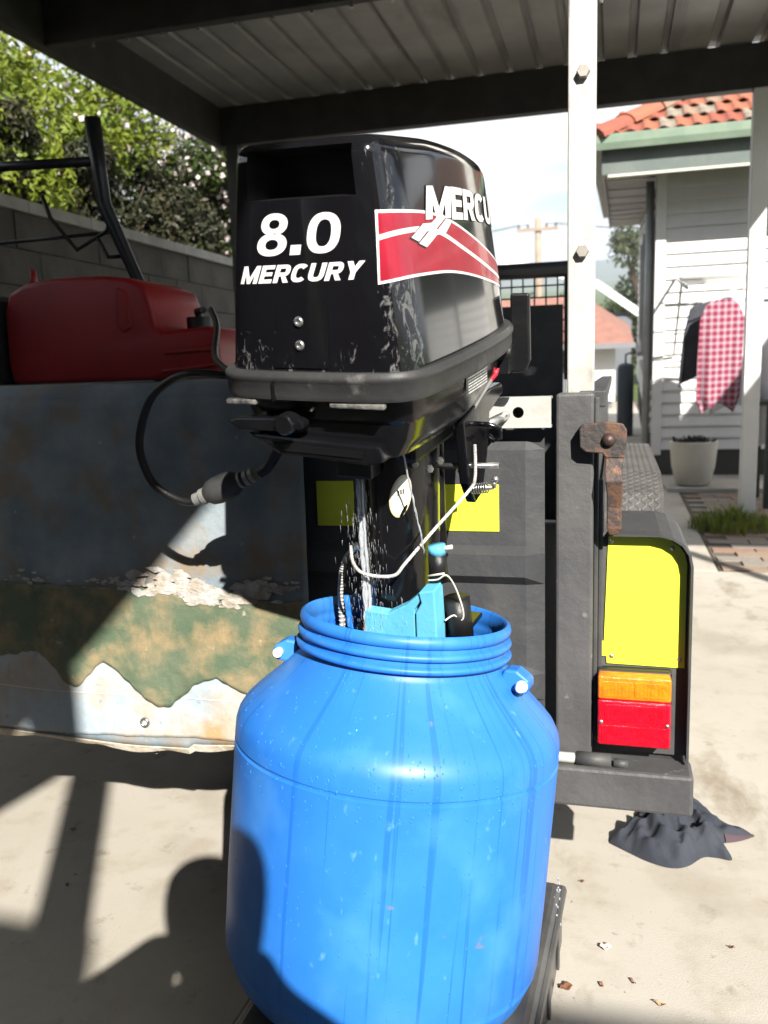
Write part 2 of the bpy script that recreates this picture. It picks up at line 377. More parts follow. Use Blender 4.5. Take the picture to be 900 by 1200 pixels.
# unseen awning added right of the drive to shade pavers and house wall foot
aw = thing('added_awning', 'added unseen awning right of the driveway, shading the pavers and house wall', 'awning', (3.0,3.3,0))
m_ = MB(); m_.bb((2.35,1.3,2.93), (3.7,5.3,2.96)); m_.build('roof_panel', roof_sheet_mat, aw)
for lo, hi in (((2.35,1.3,2.75),(2.40,5.3,2.925)), ((3.65,1.3,2.75),(3.7,5.3,2.925))): m_ = MB(); m_.bb(lo, hi); m_.build('edge_beam', carport_steel, aw)
for x in (2.40,3.60):
    for y in (1.32,5.2): m_ = MB(); m_.bb((x,y,-.02), (x+.05,y+.08,2.748)); m_.build('post', white_paint, aw)
# ------------------------------------------------------------------ weatherboard house (world coordinates)
HX, HY = .335, 8.3            # near corner of its walls
Z0, ZS = -.76, 1.90           # ground line, soffit
house = thing('weatherboard_house', 'white weatherboard house with red tiled roof and green gutter', 'house', (HX,HY,Z0), on_drive=False)
wb = M('weatherboard_paint', (.74,.73,.72), (.68,.67,.66), 3, rough=.6, bump=.05, bscale=20)
trim = M('grey_trim', (.42,.43,.42), (.36,.37,.36), 6, rough=.5)
green_trim = M('gutter_green', (.21,.27,.20), (.17,.23,.17), 5, rough=.45)
mb = MB(); mb.bb((HX+.03, HY+.03, Z0-.3), (HX+6.0, HY+7.0, ZS)); mb.build('wall_core', M('under_wall', (.05,.045,.04), rough=.9), house)
P_ = .109; nb = 22
b_ = MB(); b_.add([(0,0,0),(6,0,0),(6,0,0.009),(6,.022,P_+.012),(6,.030,P_+.012),(6,.030,0),(0,0,.009),(0,.022,P_+.012),(0,.030,P_+.012),(0,.030,0)],
   [(0,1,2,6),(6,2,3,7),(7,3,4,8),(8,4,5,9),(9,5,1,0),(1,5,4,3,2),(0,6,7,8,9)]); me_w = b_.mesh('weatherboard', wb)
for k in range(nb):
    o = bpy.data.objects.new('weatherboard', me_w); COL.objects.link(o); o.parent = house; o.location = (.075, 0, .25+k*P_)
    if k*P_+.25 > 2.55: break
for k in range(nb):
    o = bpy.data.objects.new('weatherboard', me_w); COL.objects.link(o); o.parent = house; o.rotation_euler = (0,0,-PI/2); o.location = (0, 6.95, .25+k*P_)
for lo, hi in (((-.012,-.012,.2),(.075,.075,2.66)),):
    m_ = MB(); m_.bb(lo, hi); m_.build('corner_board', wb, house, local=True, bevel=.004)
m_ = MB(); m_.bb((.01,.015,.0), (5.9,.028,.25)); m_.build('base_board', M('base_dark', (.05,.047,.042), rough=.9), house, local=True)
# windows on the side wall: frame, sill, pane
glass_dark = M('window_glass', (.03,.035,.04), rough=.06, spec=.8)
for y0, y1 in ((.35,1.5),(2.6,3.7)):
    m_ = MB()
    for lo, hi in (((-.05,y0,.95),(-.0,y0+.09,2.3)),((-.05,y1-.09,.95),(-.0,y1,2.3)),((-.05,y0+.09,2.2),(0,y1-.09,2.3)),((-.05,y0+.09,.95),(0,y1-.09,1.04)),((-.045,(y0+y1)/2-.03,1.04),(0,(y0+y1)/2+.03,2.2))):
        m_.bb(lo, hi)
    f_ = m_.build('window', trim, house, local=True)
    m_ = MB(); m_.bb((-.02,y0+.09,1.04), (-.012,y1-.09,2.2)); m_.build('pane', glass_dark, f_, local=True)
    m_ = MB(); m_.bb((-.09,y0-.03,.90), (0,y1+.03,.948)); m_.build('sill', trim, f_, local=True)
m_ = MB(); m_.tube([(-.06,.14,2.62),(-.06,.14,.05)], .035, 10); m_.build('downpipe', trim, house, local=True, smooth=True)
# eaves
EX, EY = -.13, 7.75
m_ = MB(); m_.bb((EX+.02, EY+.02, ZS+.002), (HX+6.5, HY+7.5, ZS+.02)); m_.build('soffit', M('soffit_paint', (.70,.68,.66), (.62,.58,.55), 2, rough=.7), house)
for k in range(7):
    m_ = MB(); m_.bb((EX+.03, EY+.7+k*.9, ZS-.008), (HX-.02, EY+.74+k*.9, ZS+.001)); m_.build('soffit_batten', wb, house)
m_ = MB(); m_.bb((EX, EY, ZS-.03), (HX+6.5, EY+.02, ZS+.16)); m_.build('fascia', M('fascia_grey', (.12,.145,.135), (.15,.17,.16), 4, rough=.5), house, bevel=.003)
m_ = MB(); m_.bb((EX-.0, EY+.021, ZS-.03), (EX+.02, HY+7.5, ZS+.16)); m_.build('fascia', trim, house)
m_ = MB(); m_.bb((EX+.05, EY-.008, ZS-.05), (HX+6.5, EY+.015, ZS-.031)); m_.build('fascia_trim', M('cream_trim', (.6,.62,.5), rough=.5), house)
def gutter(axis):
    prof = [(0,.16),(-.1,.15),(-.115,.20),(-.115,.26),(-.105,.265),(-.10,.20),(-.01,.185),(0,.19)]
    m_ = MB()
    if axis == 'x': m_.prism([(EY+p, ZS+q) for p, q in prof], EX-.1, HX+6.5, 'yz')
    else: m_.prism([(EX+p, ZS+q) for p, q in prof], EY, HY+7.5, 'xz')
    m_.build('gutter', green_trim, house)
gutter('x'); gutter('y')
# hipped roof: under-sheet, tiles and hip caps
pitch = R_(27); tp = math.tan(pitch); ez = ZS+.235; ex = EX-.06; ey = EY-.06
A = Vector((ex, ey, ez)); ridge = 3.7
m_ = MB(); m_.add([A, (ex+2*ridge, ey, ez), (ex+2*ridge, ey+2*ridge, ez), (ex, ey+2*ridge, ez), (ex+ridge, ey+ridge, ez+ridge*tp)],
   [(0,1,4),(1,2,4),(2,3,4),(3,0,4)]); m_.build('roof', M('roof_under', (.10,.06,.045), rough=.9), house, fix=True)
tile_m = [M('tile_%s' % k, c, c2, 12, rough=.8, bump=.3, bscale=60) for k, c, c2 in
   (('orange', (.33,.11,.06), (.27,.10,.06)), ('red', (.28,.08,.05), (.23,.075,.05)), ('weathered', (.22,.17,.125), (.26,.15,.10)), ('lichen', (.25,.225,.175), (.21,.155,.12)))]
TW, TL = .125, .235
me_t = []
for m_ in tile_m:
    b_ = MB(); pr = [(a_*.58, b_*.62) for a_, b_ in [(0,.03),(.02,.045),(.06,.05),(.10,.032),(.13,.014),(.17,.012),(.20,.02),(.217,.03)]]
    vs = []
    for y, dz in ((0,.020),(TL*1.12,0)):
        vs += [(px, y, pz+dz) for px, pz in pr]
    vs += [(px, 0, pz+.01) for px, pz in pr]
    n = len(pr); fs = [(i,i+1,n+i+1,n+i) for i in range(n-1)] + [(2*n+i,2*n+i+1,i+1,i) for i in range(n-1)]
    b_.add(vs, fs); me_t.append(b_.mesh('roof_tile', m_, smooth=False))
rt = random.Random(11); ct = math.cos(pitch)
for r in range(12):
    y = r*TL*ct
    for k in range(24):
        xx = k*TW + (TW/2 if r % 2 else 0)
        if xx+TW < y + .02 or xx > 2.9: continue
        o = bpy.data.objects.new('roof_tile', me_t[rt.choices((0,1,2,3), (5,3,2,1.6))[0]]); COL.objects.link(o); o.parent = house
        o.rotation_euler = (pitch, rt.uniform(-.012,.012), rt.uniform(-.01,.01))
        o.location = Vector((ex+xx, ey+y, ez + y*tp + .01 + rt.uniform(0,.006))) - Vector((HX,HY,Z0))
b_ = MB(); vs = []; fs = []
for q, (yy, sc) in enumerate(((0,1.08),(.40,.92))):
    for k in range(9):
        a = PI*k/8; vs.append((.125*sc*math.cos(a), yy, .085*sc*math.sin(a)-.02))
fs = [(i,i+1,10+i,9+i) for i in range(8)] + [tuple(range(9))]; b_.add(vs, fs)
me_h = [b_.mesh('hip_cap', m_) for m_ in (tile_m[2], tile_m[1], tile_m[0])]
hd = Vector((1,1,tp)).normalized(); hq = hd.to_track_quat('Y', 'Z')
for k in range(13):
    o = bpy.data.objects.new('hip_cap', me_h[0 if k > 1 and k % 3 else (1 + k % 2)]); COL.objects.link(o); o.parent = house; o.rotation_mode = 'QUATERNION'; o.rotation_quaternion = hq
    o.location = A + hd*(k*.36-.02) + Vector((0,0,.030)) - Vector((HX,HY,Z0))

# ------------------------------------------------------------------ washing, pot, bench edge
cl = thing('clothes_rack', 'fold down white clothes rack on the weatherboard wall', 'clothes rack', (.9,HY,.95), on_drive=False)
rackm = M('rack_paint', (.62,.62,.58), rough=.4)
for x in (.50,1.75):
    m_ = MB(); m_.tube([(x, HY-.01, 1.02), (x, HY-1.35, .955)], .013, 8); m_.build('arm', rackm, cl, smooth=True)
    m_ = MB(); m_.tube([(x, HY-.01, .35), (x, HY-.75, .975)], .010, 8); m_.build('stay', rackm, cl, smooth=True)
for k in range(5):
    y = HY-.25-k*.26; m_ = MB(); m_.tube([(.50, y, 1.03-k*.013), (1.75, y, 1.03-k*.013)], .006, 6); m_.build('rail', rackm, cl, smooth=True)
def garment(name, label, outline, y, mat, thick, seed, cat, group='washing on the clothes rack', yaw=.0):
    """a hanging garment: front and back cloth joined, with hanging folds; outline = [(z, half-width, centre x)] from top down"""
    q = random.Random(seed); ph = [q.uniform(0,6.28) for _ in range(4)]
    zs = [o_[0] for o_ in outline]; n = 36; nv = 40
    def at(z):
        for (a, wa, ca), (b, wb_, cb) in zip(outline, outline[1:]):
            if b <= z <= a:
                f = (a-z)/(a-b) if a > b else 0; return wa+(wb_-wa)*f, ca+(cb-ca)*f
        return outline[-1][1], outline[-1][2]
    cxm = outline[0][2]; base = Vector((cxm, y, zs[-1])); t = thing(name, label, cat, base, on_drive=False, group=group)
    m_ = MB()
    def fn(u, v):
        z = zs[0] + (zs[-1]-zs[0])*v; w, c = at(z); a = 2*PI*u
        d = thick*(.35+.65*v)*(1+.0*v)
        f = .022*v*(math.sin(5*a+ph[0]+2*v) + .6*math.sin(9*a+ph[1]))
        xx = math.cos(a)*w; yy = math.sin(a)*d + f
        hem = .04*math.cos(2*a)*max(0, v-.85)/.15
        return (c + xx*math.cos(yaw) - yy*math.sin(yaw), y + xx*math.sin(yaw) + yy*math.cos(yaw), z - hem)
    m_.grid(fn, n, nv); m_.build('cloth_body', mat, t, smooth=True, fix=False)
    m_ = MB(); m_.tube([(cxm-.16*math.cos(yaw), y-.16*math.sin(yaw), zs[0]-.02), (cxm, y, zs[0]+.03), (cxm+.16*math.cos(yaw), y+.16*math.sin(yaw), zs[0]-.02)], .006, 6)
    m_.tube([(cxm, y, zs[0]+.03), (cxm, y, zs[0]+.10), (cxm+.02, y, zs[0]+.125), (cxm+.035, y, zs[0]+.10)], .003, 6)
    m_.build('hanger', M('hanger_white', (.75,.75,.75), rough=.4), t, smooth=True); return t
def plaid():
    m = bpy.data.materials.new('red_check'); m.use_nodes = True; N = m.node_tree.nodes; L = m.node_tree.links; p = N['Principled BSDF']
    tc = N.new('ShaderNodeTexCoord'); sp = N.new('ShaderNodeSeparateXYZ'); L.new(tc.outputs['Object'], sp.inputs[0])
    def stripes(o):
        a = N.new('ShaderNodeMath'); a.operation = 'MULTIPLY'; a.inputs[1].default_value = 21.; L.new(o, a.inputs[0])
        b = N.new('ShaderNodeMath'); b.operation = 'FRACT'; L.new(a.outputs[0], b.inputs[0])
        c = N.new('ShaderNodeMath'); c.operation = 'GREATER_THAN'; c.inputs[1].default_value = .42; L.new(b.outputs[0], c.inputs[0]); return c.outputs[0]
    ad = N.new('ShaderNodeMath'); ad.operation = 'ADD'; L.new(stripes(sp.outputs[0]), ad.inputs[0]); L.new(stripes(sp.outputs[2]), ad.inputs[1])
    hf = N.new('ShaderNodeMath'); hf.operation = 'MULTIPLY'; hf.inputs[1].default_value = .5; L.new(ad.outputs[0], hf.inputs[0])
    mx = N.new('ShaderNodeMix'); mx.data_type = 'RGBA'; mx.inputs[6].default_value = (.36,.28,.32,1); mx.inputs[7].default_value = (.21,.012,.045,1)
    L.new(hf.outputs[0], mx.inputs[0]); L.new(mx.outputs[2], p.inputs['Base Color']); p.inputs['Roughness'].default_value = .9; return m
navy = M('navy_cloth', (.045,.048,.06), (.06,.062,.075), 8, rough=.95)
whitec = M('white_cloth', (.72,.72,.76), (.66,.66,.72), 4, rough=.95)
garment('checked_shirt', 'red and white checked shirt hanging on the clothes rack', [(.86,.05,.76),(.83,.12,.75),(.72,.165,.75),(.40,.17,.745),(.15,.165,.74),(.06,.12,.74)], 6.95, plaid(), .05, 1, 'shirt', yaw=.25)
garment('dark_shirt', 'dark grey shirt hanging just behind the checked shirt', [(.84,.05,.64),(.80,.11,.64),(.6,.13,.62),(.25,.14,.60)], 7.12, navy, .05, 2, 'shirt', yaw=.3)
garment('white_shirt', 'white shirt hanging behind the checked shirt with its hem showing below', [(.90,.06,.93),(.84,.16,.92),(.5,.17,.90),(-.02,.17,.90)], 7.45, whitec, .05, 3, 'shirt', yaw=.2)
garment('white_sheet', 'white cloth hanging to the right of the white post', [(.80,.16,1.20),(.5,.18,1.20),(.1,.19,1.21),(-.2,.18,1.22)], 6.95, whitec, .04, 4, 'washing')

potb = Vector((.64,7.62,.037))
pot = thing('plant_pot', 'round cream plant pot standing by the weatherboard wall', 'pot', potb)
m_ = MB(); m_.lathe([(0,0),(.115,0),(.14,.02),(.175,.16),(.188,.30),(.192,.37),(.178,.372),(.168,.33),(.0,.32)], 40, Matrix.Translation(potb))
m_.build('pot_body', M('cream_glaze', (.66,.63,.55), (.60,.56,.48), 5, rough=.5), pot, auto=40)
m_ = MB(); rr = random.Random(5)
for k in range(120):
    a = rr.uniform(0,6.28); d = rr.uniform(0,.15); h = rr.uniform(.03,.09); p = potb + Vector((d*math.cos(a), d*math.sin(a), .33))
    q = p + Vector((rr.uniform(-.04,.04), rr.uniform(-.04,.04), h)); s = Vector((rr.uniform(-.02,.02), rr.uniform(-.02,.02), .005)); m_.add([p-s, p+s, q+s*.6, q-s*.6], [(0,1,2,3)])
m_.build('leaf', M('dark_leaf', (.018,.02,.018), (.03,.03,.025), 10, rough=.8), pot, fix=False)
m_ = MB(); m_.lathe([(0,.332),(.167,.332)], 24, Matrix.Translation(potb)); m_.build('potting_soil', soil, pot)

bench = thing('garden_table', 'dark green garden table behind the white post', 'table', (1.35,6.9,0))
for k in range(4):
    m_ = MB(); m_.bb((.98,6.55+k*.16,.745), (2.1,6.69+k*.16,.775)); m_.build('plank', M('dark_green_paint', (.02,.03,.022), rough=.5), bench, bevel=.003)
for x in (1.04,2.0):
    for y in (6.58,7.12): m_ = MB(); m_.bb((x,y,-.005), (x+.05,y+.05,.744)); m_.build('leg', MATS['dark_green_paint'], bench)

# weeds at the post foot
def tuft(name, label, cx, cy, n, rx, ry, h, seed):
    q = random.Random(seed); m_ = MB()
    for k in range(n):
        a = q.uniform(0,6.28); d = q.random()**.7; x = cx+rx*d*math.cos(a); y = cy+ry*d*math.sin(a); hh = h*q.uniform(.4,1)*(1.1-.6*d); w = .004
        b = q.uniform(0,6.28); l = Vector((math.cos(b), math.sin(b), 0))*hh*q.uniform(.2,.8); s = Vector((-math.sin(b), math.cos(b), 0))*w
        p = Vector((x,y,0)); r = p + l*.4 + Vector((0,0,hh*.7)); t = p + l + Vector((0,0,hh*.95))
        m_.add([p-s, p+s, r+s*.8, r-s*.8, t], [(0,1,2,3),(3,2,4)])
    o = near(m_.build(name, leaf_a, fix=False, base=(cx,cy,0))); tag(o, label, 'grass', kind='stuff')
tuft('grass_tuft', 'green weeds around the foot of the white post', .72, 5.75, 700, .26, .22, .20, 1)
tuft('grass_tuft', 'green weeds along the paving right of the white post', 1.25, 5.95, 600, .35, .12, .15, 2)

# ------------------------------------------------------------------ far things
fh = thing('neighbour_house', 'neighbouring grey house with orange tiled roof beyond the driveway', 'house', (-2,22,-2.1), on_drive=False)
m_ = MB(); m_.bb((-6,22.6,-2.3), (-.1,30,-.42)); m_.build('wall', M('far_grey_wall', (.16,.17,.19), rough=.8), fh)
m_ = MB(); m_.add([(-6.8,22,-.48),(.42,22,-.48),(.42,30.6,-.48),(-6.8,30.6,-.48),(-5,25,.62),(-.95,25,.62),(-.95,27,.62),(-5,27,.62)],
  [(0,1,5,4),(1,2,6,5),(2,3,7,6),(3,0,4,7),(4,5,6,7),(0,3,2,1)]); m_.build('roof', M('far_tiles', (.28,.135,.10), (.22,.11,.085), 4, rough=.85, bump=.5, bscale=12), fh)
m_ = MB(); m_.bb((-6.82,21.9,-.58), (.46,21.99,-.46)); m_.build('gutter', M('far_gutter', (.2,.2,.21), rough=.6), fh)
m_ = MB(); m_.bb((-1.2,22.54,-1.95), (-.02,22.59,-.62)); gd = m_.build('garage_door', M('far_white', (.78,.78,.76), rough=.6), fh)
fs_ = thing('white_shed', 'pale roofed shed behind the orange roof in the distance', 'shed', (-1,31,-2.8), on_drive=False)
m_ = MB(); m_.bb((-3.5,31,-2.9), (.5,35,-.2)); m_.build('wall', MATS['far_grey_wall'], fs_)
m_ = MB(); m_.add([(-3.9,30.8,1.9),(-.7,30.8,.95),(.75,30.8,-.12),(.75,35.4,-.12),(-.7,35.4,.95),(-3.9,35.4,1.9)], [(0,1,4,5),(1,2,3,4)]); m_.build('roof', MATS['far_white'], fs_, solid=.22)
dp = thing('dark_tank', 'dark upright water tank at the far corner of the house', 'tank', (.12,13.5,-1.3), on_drive=False)
m_ = MB(); m_.lathe([(0,-1.32),(.12,-1.32),(.12,-.25),(.10,-.2),(.05,-.18),(0,-.18)], 20, Matrix.Translation((.14,13.5,0))); m_.build('tank_body', M('tank_dark', (.05,.06,.075), rough=.5), dp, auto=40)
m_ = MB(); m_.tube([(.14,13.5,-.2),(.14,13.48,-.05),(.3,13.48,-.0)], .015, 6); m_.build('pipe', MATS['tank_dark'], dp)
pp = thing('power_pole', 'timber power pole with crossarm standing beyond the trailer', 'power pole', (-3.37,40,-3), on_drive=False)
polem = M('pole_timber', (.34,.26,.20), (.28,.21,.16), 3, rough=.9)
m_ = MB(); m_.tube([(-3.36,40,-3.2),(-3.38,40,3.85)], [.20,.13], 12); m_.build('pole', polem, pp, smooth=True)
m_ = MB(); m_.bb((-4.3,39.8,3.28), (-2.5,39.92,3.42)); m_.build('crossarm', polem, pp)
for x in (-4.2,-3.8,-3.0,-2.6): m_ = MB(); m_.cyl((x,39.86,3.42), (x,39.86,3.58), .05, 8); m_.build('insulator', M('insulator', (.12,.09,.08), rough=.3), pp)
for k, (x, dx) in enumerate(((-4.2,-20),(-3.8,-20),(-3.0,16),(-2.6,16))):
    m_ = MB(); m_.tube([(x+dx*t/8, 39.86+6*t/8, 3.58-3.0*(t/8)*(1-t/8)*1.2 + t*.12) for t in range(9)], .012, 4); m_.build('wire', M('wire', (.03,.03,.03), rough=.6), pp)
plant('gum_tree', 'grey green tree beside the house far down the driveway', 'tree', (1.35,34,-3.0), rclumps(16, 1.2, 1.6, 1.2, 5.6, .95, 5), 6000, .12, leaf_c, 6, 0, .16)
for k, (lb, x, y, s) in enumerate((('dark green tree right of the orange roof in the distance', -.2, 47, 1.0), ('rounded green tree left of the power pole in the distance', -7.0, 52, 1.1),
        ('low green tree right of the power pole in the distance', -3.6, 60, .9), ('small distant tree between the mesh cage and the galvanised post', -1.9, 66, 1.0))):
    plant('distant_tree', lb, 'tree', (x,y,-3.0), rclumps(12, 2.6*s, 2.0, .5, 3.0*s, 1.1, 60+k), 3500, .17, leaf_c if k % 2 else leaf_b, 80+k, 0, .2, 'trees beyond the houses')
# blue hills
def hills(name, y0, h, seed, mat):
    m_ = MB(); n = 90
    def fn(u, v):
        x = -1500+3000*u; q = noise.noise((x*.0022+seed, seed*1.7, 0))*.6 + noise.noise((x*.006+seed, 3.1, 0))*.25
        return (x, y0+v*500, -6 + (h*(.8+.5*q))*math.sin(PI*min(1, v*1.0)) if v > 0 else -8)
    m_.grid(fn, n, 6); tag(m_.build(name, mat, smooth=True, fix=False), None, kind='structure')
hills('hills', 700, 30, 1.3, M('hill_far', (.05,.075,.05), (.065,.085,.05), .02, rough=1.))
hills('hills', 480, 10, 6.3, M('hill_near', (.05,.08,.03), (.07,.09,.04), .03, rough=1.))
# ------------------------------------------------------------------ trailer
tr = thing('box_trailer', 'black steel box trailer with yellow reflectors behind the blue drum', 'trailer', (-.66,1.5,0))
TX0, TX1, TY0, TY1 = -1.27, -.098, 1.5, 3.95
# tailgate: pressed sheet, swages proud of the panel
m_ = MB(); gp = [(1.500,.995),(1.500,.93),(1.487,.912),(1.487,.742),(1.470,.728),(1.470,.690),(1.489,.672),(1.489,.52),(1.474,.506),(1.474,.47),(1.490,.455),(1.497,.365)]
n = len(gp)
xsg = [(-1.255,.0),(-1.24,1),(-.150,1),(-.118,.0)]
vs = [(x, (1.5+(y-1.5)*k), z) for x, k in xsg for y, z in gp]; fs = [(i*n+j, i*n+j+1, (i+1)*n+j+1, (i+1)*n+j) for i in range(len(xsg)-1) for j in range(n-1)]
m_.add(vs, fs); tg = m_.build('tailgate', black_steel, tr, solid=.002, fix=False)
yel = M('yellow_reflector', (.78,.84,.05), (.72,.77,.05), 5, rough=.45)
for x0, x1, z0, z1 in ((-.535,-.463,.774,.858),(-.300,-.196,.768,.852)):
    m_ = MB(); m_.bb((x0,1.4835,z0), (x1,1.4858,z1)); m_.build('reflector', yel, tg, bevel=.001)
# galvanised top rail with a bolt hole
def plate_hole(mb, x0, x1, z0, z1, y0, y1, r, n=24):
    cx, cz = (x0+x1)/2, (z0+z1)/2; vs = []; 
    for y in (y0, y1):
        for k in range(n):
            a = 2*PI*k/n; c, s = math.cos(a), math.sin(a); q = max(abs(c), abs(s)); vs.append((cx+c/q*(x1-x0)/2, y, cz+s/q*(z1-z0)/2))
        for k in range(n):
            a = 2*PI*k/n; vs.append((cx+r*math.cos(a), y, cz+r*math.sin(a)))
    fs = []
    for k in range(n):
        j = (k+1) % n; fs += [(k,j,n+j,n+k), (2*n+k,3*n+k,3*n+j,2*n+j), (n+k,n+j,3*n+j,3*n+k)]
    mb.add(vs, fs)
m_ = MB(); zc0, zc1 = .952, 1.004
m_.bb((-1.2,1.462,zc0), (-.185,1.466,zc1)); m_.bb((-.133,1.462,zc0), (-.104,1.466,zc1)); plate_hole(m_, -.185, -.133, zc0, zc1, 1.462, 1.466, .0095)
m_.bb((-1.2,1.466,zc1-.004), (-.104,1.499,zc1)); m_.bb((-1.2,1.466,zc0), (-.104,1.486,zc0+.004))
m_.build('top_rail', galv, tr)
# corner posts
for x0, x1 in ((-.097,-.034),(-1.325,-1.262)):
    m_ = MB(); m_.bb((x0,1.47,.365), (x1,1.53,1.008)); m_.build('corner_post', grey_steel, tr, bevel=.005)
m_ = MB(); m_.bb((-.0335,1.482,.40), (-.026,1.53,1.0)); m_.bb((-.0255,1.49,.52), (-.018,1.515,.86)); m_.build('latch_strip', black_steel, tr, bevel=.002)
# galvanised upright bolted inside the corner
up = thing('galvanised_upright', 'pale galvanised upright bar with hex bolts rising from the trailer corner', 'post', (-.06,1.55,.5))
m_ = MB(); m_.bb((-.082,1.535,.45), (-.036,1.565,2.25)); m_.build('bar', galv, up, bevel=.003)
for z in (1.243,1.527,1.8):
    b_ = MB(); b_.lathe([(0,.012),(.0095,.012),(.011,.010),(.011,0)], 6, Matrix.Translation((-.057,1.535,z)) @ Matrix.Rotation(PI/2,4,'X')); b_.build('bolt', M('bolt_steel', (.34,.32,.29), (.26,.23,.2), 30, rough=.5, metal=.5), up)
m_ = MB()
for k in range(4):
    c = Vector((-.030, 1.56, 1.66+k*.028)); rot = Matrix.Translation(c) @ Matrix.Rotation(PI/2*(k%2), 4, 'Z')
    m_.tube([(.0, .009*math.cos(a), .018*math.sin(a)) for a in [2*PI*i/14 for i in range(15)]], .0035, 6, False, rot)
m_.build('chain', bright_metal, up, smooth=True)
# latch
m_ = MB(); zc = .928
pts = [(-.052,.958),(-.012,.962),(.012,.958),(.0185,.948),(.0185,.925),(.015,.915),(.016,.902),(-.014,.902),(-.02,.91),(-.046,.912),(-.056,.92),(-.057,.950)]
m_.prism(pts, 1.440, 1.449, 'xz'); la = m_.build('latch', rust_steel, tr, bevel=.002)
m_ = MB(); m_.lathe([(0,.012),(.006,.011),(.010,.007),(.0115,0)], 20, Matrix.Translation((-.010,1.440,.932)) @ Matrix.Rotation(PI/2,4,'X')); m_.build('bolt_head', M('dark_rust', (.07,.045,.04), rough=.5, metal=.4), la, smooth=True)
m_ = MB(); pth = [(.000,1.443,.905),(-.003,1.437,.885),(-.001,1.428,.865),(.000,1.434,.845),(.000,1.440,.82),(.0,1.440,.785),(.0,1.443,.773)]; wd = [.0145,.013,.014,.0125,.012,.012,.007]
vs = []; 
for (x,y,z), w in zip(pth, wd): vs += [(x-w,y,z),(x+w,y,z),(x+w,y+.008,z),(x-w,y+.008,z)]
fs = [(4*i+k, 4*i+(k+1)%4, 4*i+4+(k+1)%4, 4*i+4+k) for i in range(len(pth)-1) for k in range(4)] + [(0,1,2,3), tuple(4*(len(pth)-1)+k for k in (3,2,1,0))]
m_.add(vs, fs); m_.build('latch_hook', rust_steel, la, bevel=.002)
m_ = MB(); m_.bb((-.055,1.4495,.915), (.014,1.4695,.955)); m_.build('latch_mount', black_steel, tr)
# light box: rear panel with rounded corner and flange
m_ = MB()
out = [(-.024,.368),(.127,.368),(.127,.715),(.123,.735),(.112,.752),(.095,.763),(.075,.768),(-.010,.768),(-.024,.765)]
m_.prism(out, 1.502, 1.506, 'xz'); pan = m_.build('light_panel', grey_steel, tr)
m_ = MB(); fl = out[1:8]
vs = []
for x, z in fl:
    vs += [(x,1.470,z),(x,1.72,z)]
fs = [(2*i,2*i+2,2*i+3,2*i+1) for i in range(len(fl)-1)]; m_.add(vs, fs); m_.build('guard_flange', black_steel, tr, solid=.004, fix=False)
m_ = MB(); m_.prism([(-.020,.545),(-.020,.572),(-.015,.572),(-.009,.762),(.070,.762),(.092,.757),(.108,.745),(.117,.732),(.1205,.715),(.1205,.530),(-.010,.532),(-.0105,.545)], 1.4985, 1.5015, 'xz'); m_.build('reflector', yel, pan)
for x, z in ((-.004,.752),(.096,.742),(.112,.545),(-.002,.545)):
    m_ = MB(); m_.lathe([(0,.002),(.0025,.0018),(.0042,0)], 12, Matrix.Translation((x,1.4985,z)) @ Matrix.Rotation(PI/2,4,'X')); m_.build('rivet', bright_metal, pan, smooth=True)
# checker plate wheel guard behind it
gm = M('checker_plate', (.075,.073,.07), (.11,.105,.10), 9, rough=.5, bump=.2)
m_ = MB(); gpr = [(1.80,.52),(1.80,.74),(1.86,.785),(2.0,.81),(2.75,.81),(2.95,.74),(3.05,.5)]
vs = [(x,y,z) for x in (-.02,.100) for y, z in gpr]; n = len(gpr); fs = [(j,j+1,n+j+1,n+j) for j in range(n-1)]
m_.add(vs, fs); wg = m_.build('wheel_guard', gm, tr, solid=.004, fix=False)
m_ = MB()
def treads(p0, p1, nu, nv):
    p0, p1 = Vector(p0), Vector(p1); d = (p1-p0); L_ = d.length; d.normalize(); xax = Vector((1,0,0)); nn = xax.cross(d)
    if nn.y > 0 and abs(nn.y) > abs(nn.z): nn = -nn
    if nn.z < 0 and abs(nn.z) > abs(nn.y): nn = -nn
    for i in range(nu):
        for j in range(nv):
            c = Vector((-.012+.104*(i+.5)/nu,0,0)); c = Vector((c.x, p0.y, p0.z)) + d*L_*(j+.5)/nv; a = 1 if (i+j) % 2 else -1
            e = (xax*.0055 + d*.0055*a); s = (xax*-.0016*a + d*.0016); h = nn*.0035
            m_.add([c-e-s+h*.6, c-e+s+h*.6, c+e+s+h*.6, c+e-s+h*.6, c+h*1.1-e*.6, c+h*1.1+e*.6], [(0,1,4),(1,2,5,4),(2,3,5),(3,0,4,5)])
treads((0,1.80,.53), (0,1.80,.74), 8, 16); treads((0,1.80,.74), (0,1.86,.785), 8, 6); treads((0,1.86,.785), (0,2.0,.81), 8, 10); treads((0,2.0,.81), (0,2.75,.81), 8, 46)
tg_ = m_.build('tread_pattern', gm, wg, fix=True); tag(tg_, None, kind='stuff')
m_ = MB(); m_.bb((-.025,1.82,.55), (-.021,3.04,.82)); m_.build('side_panel', black_steel, tr)
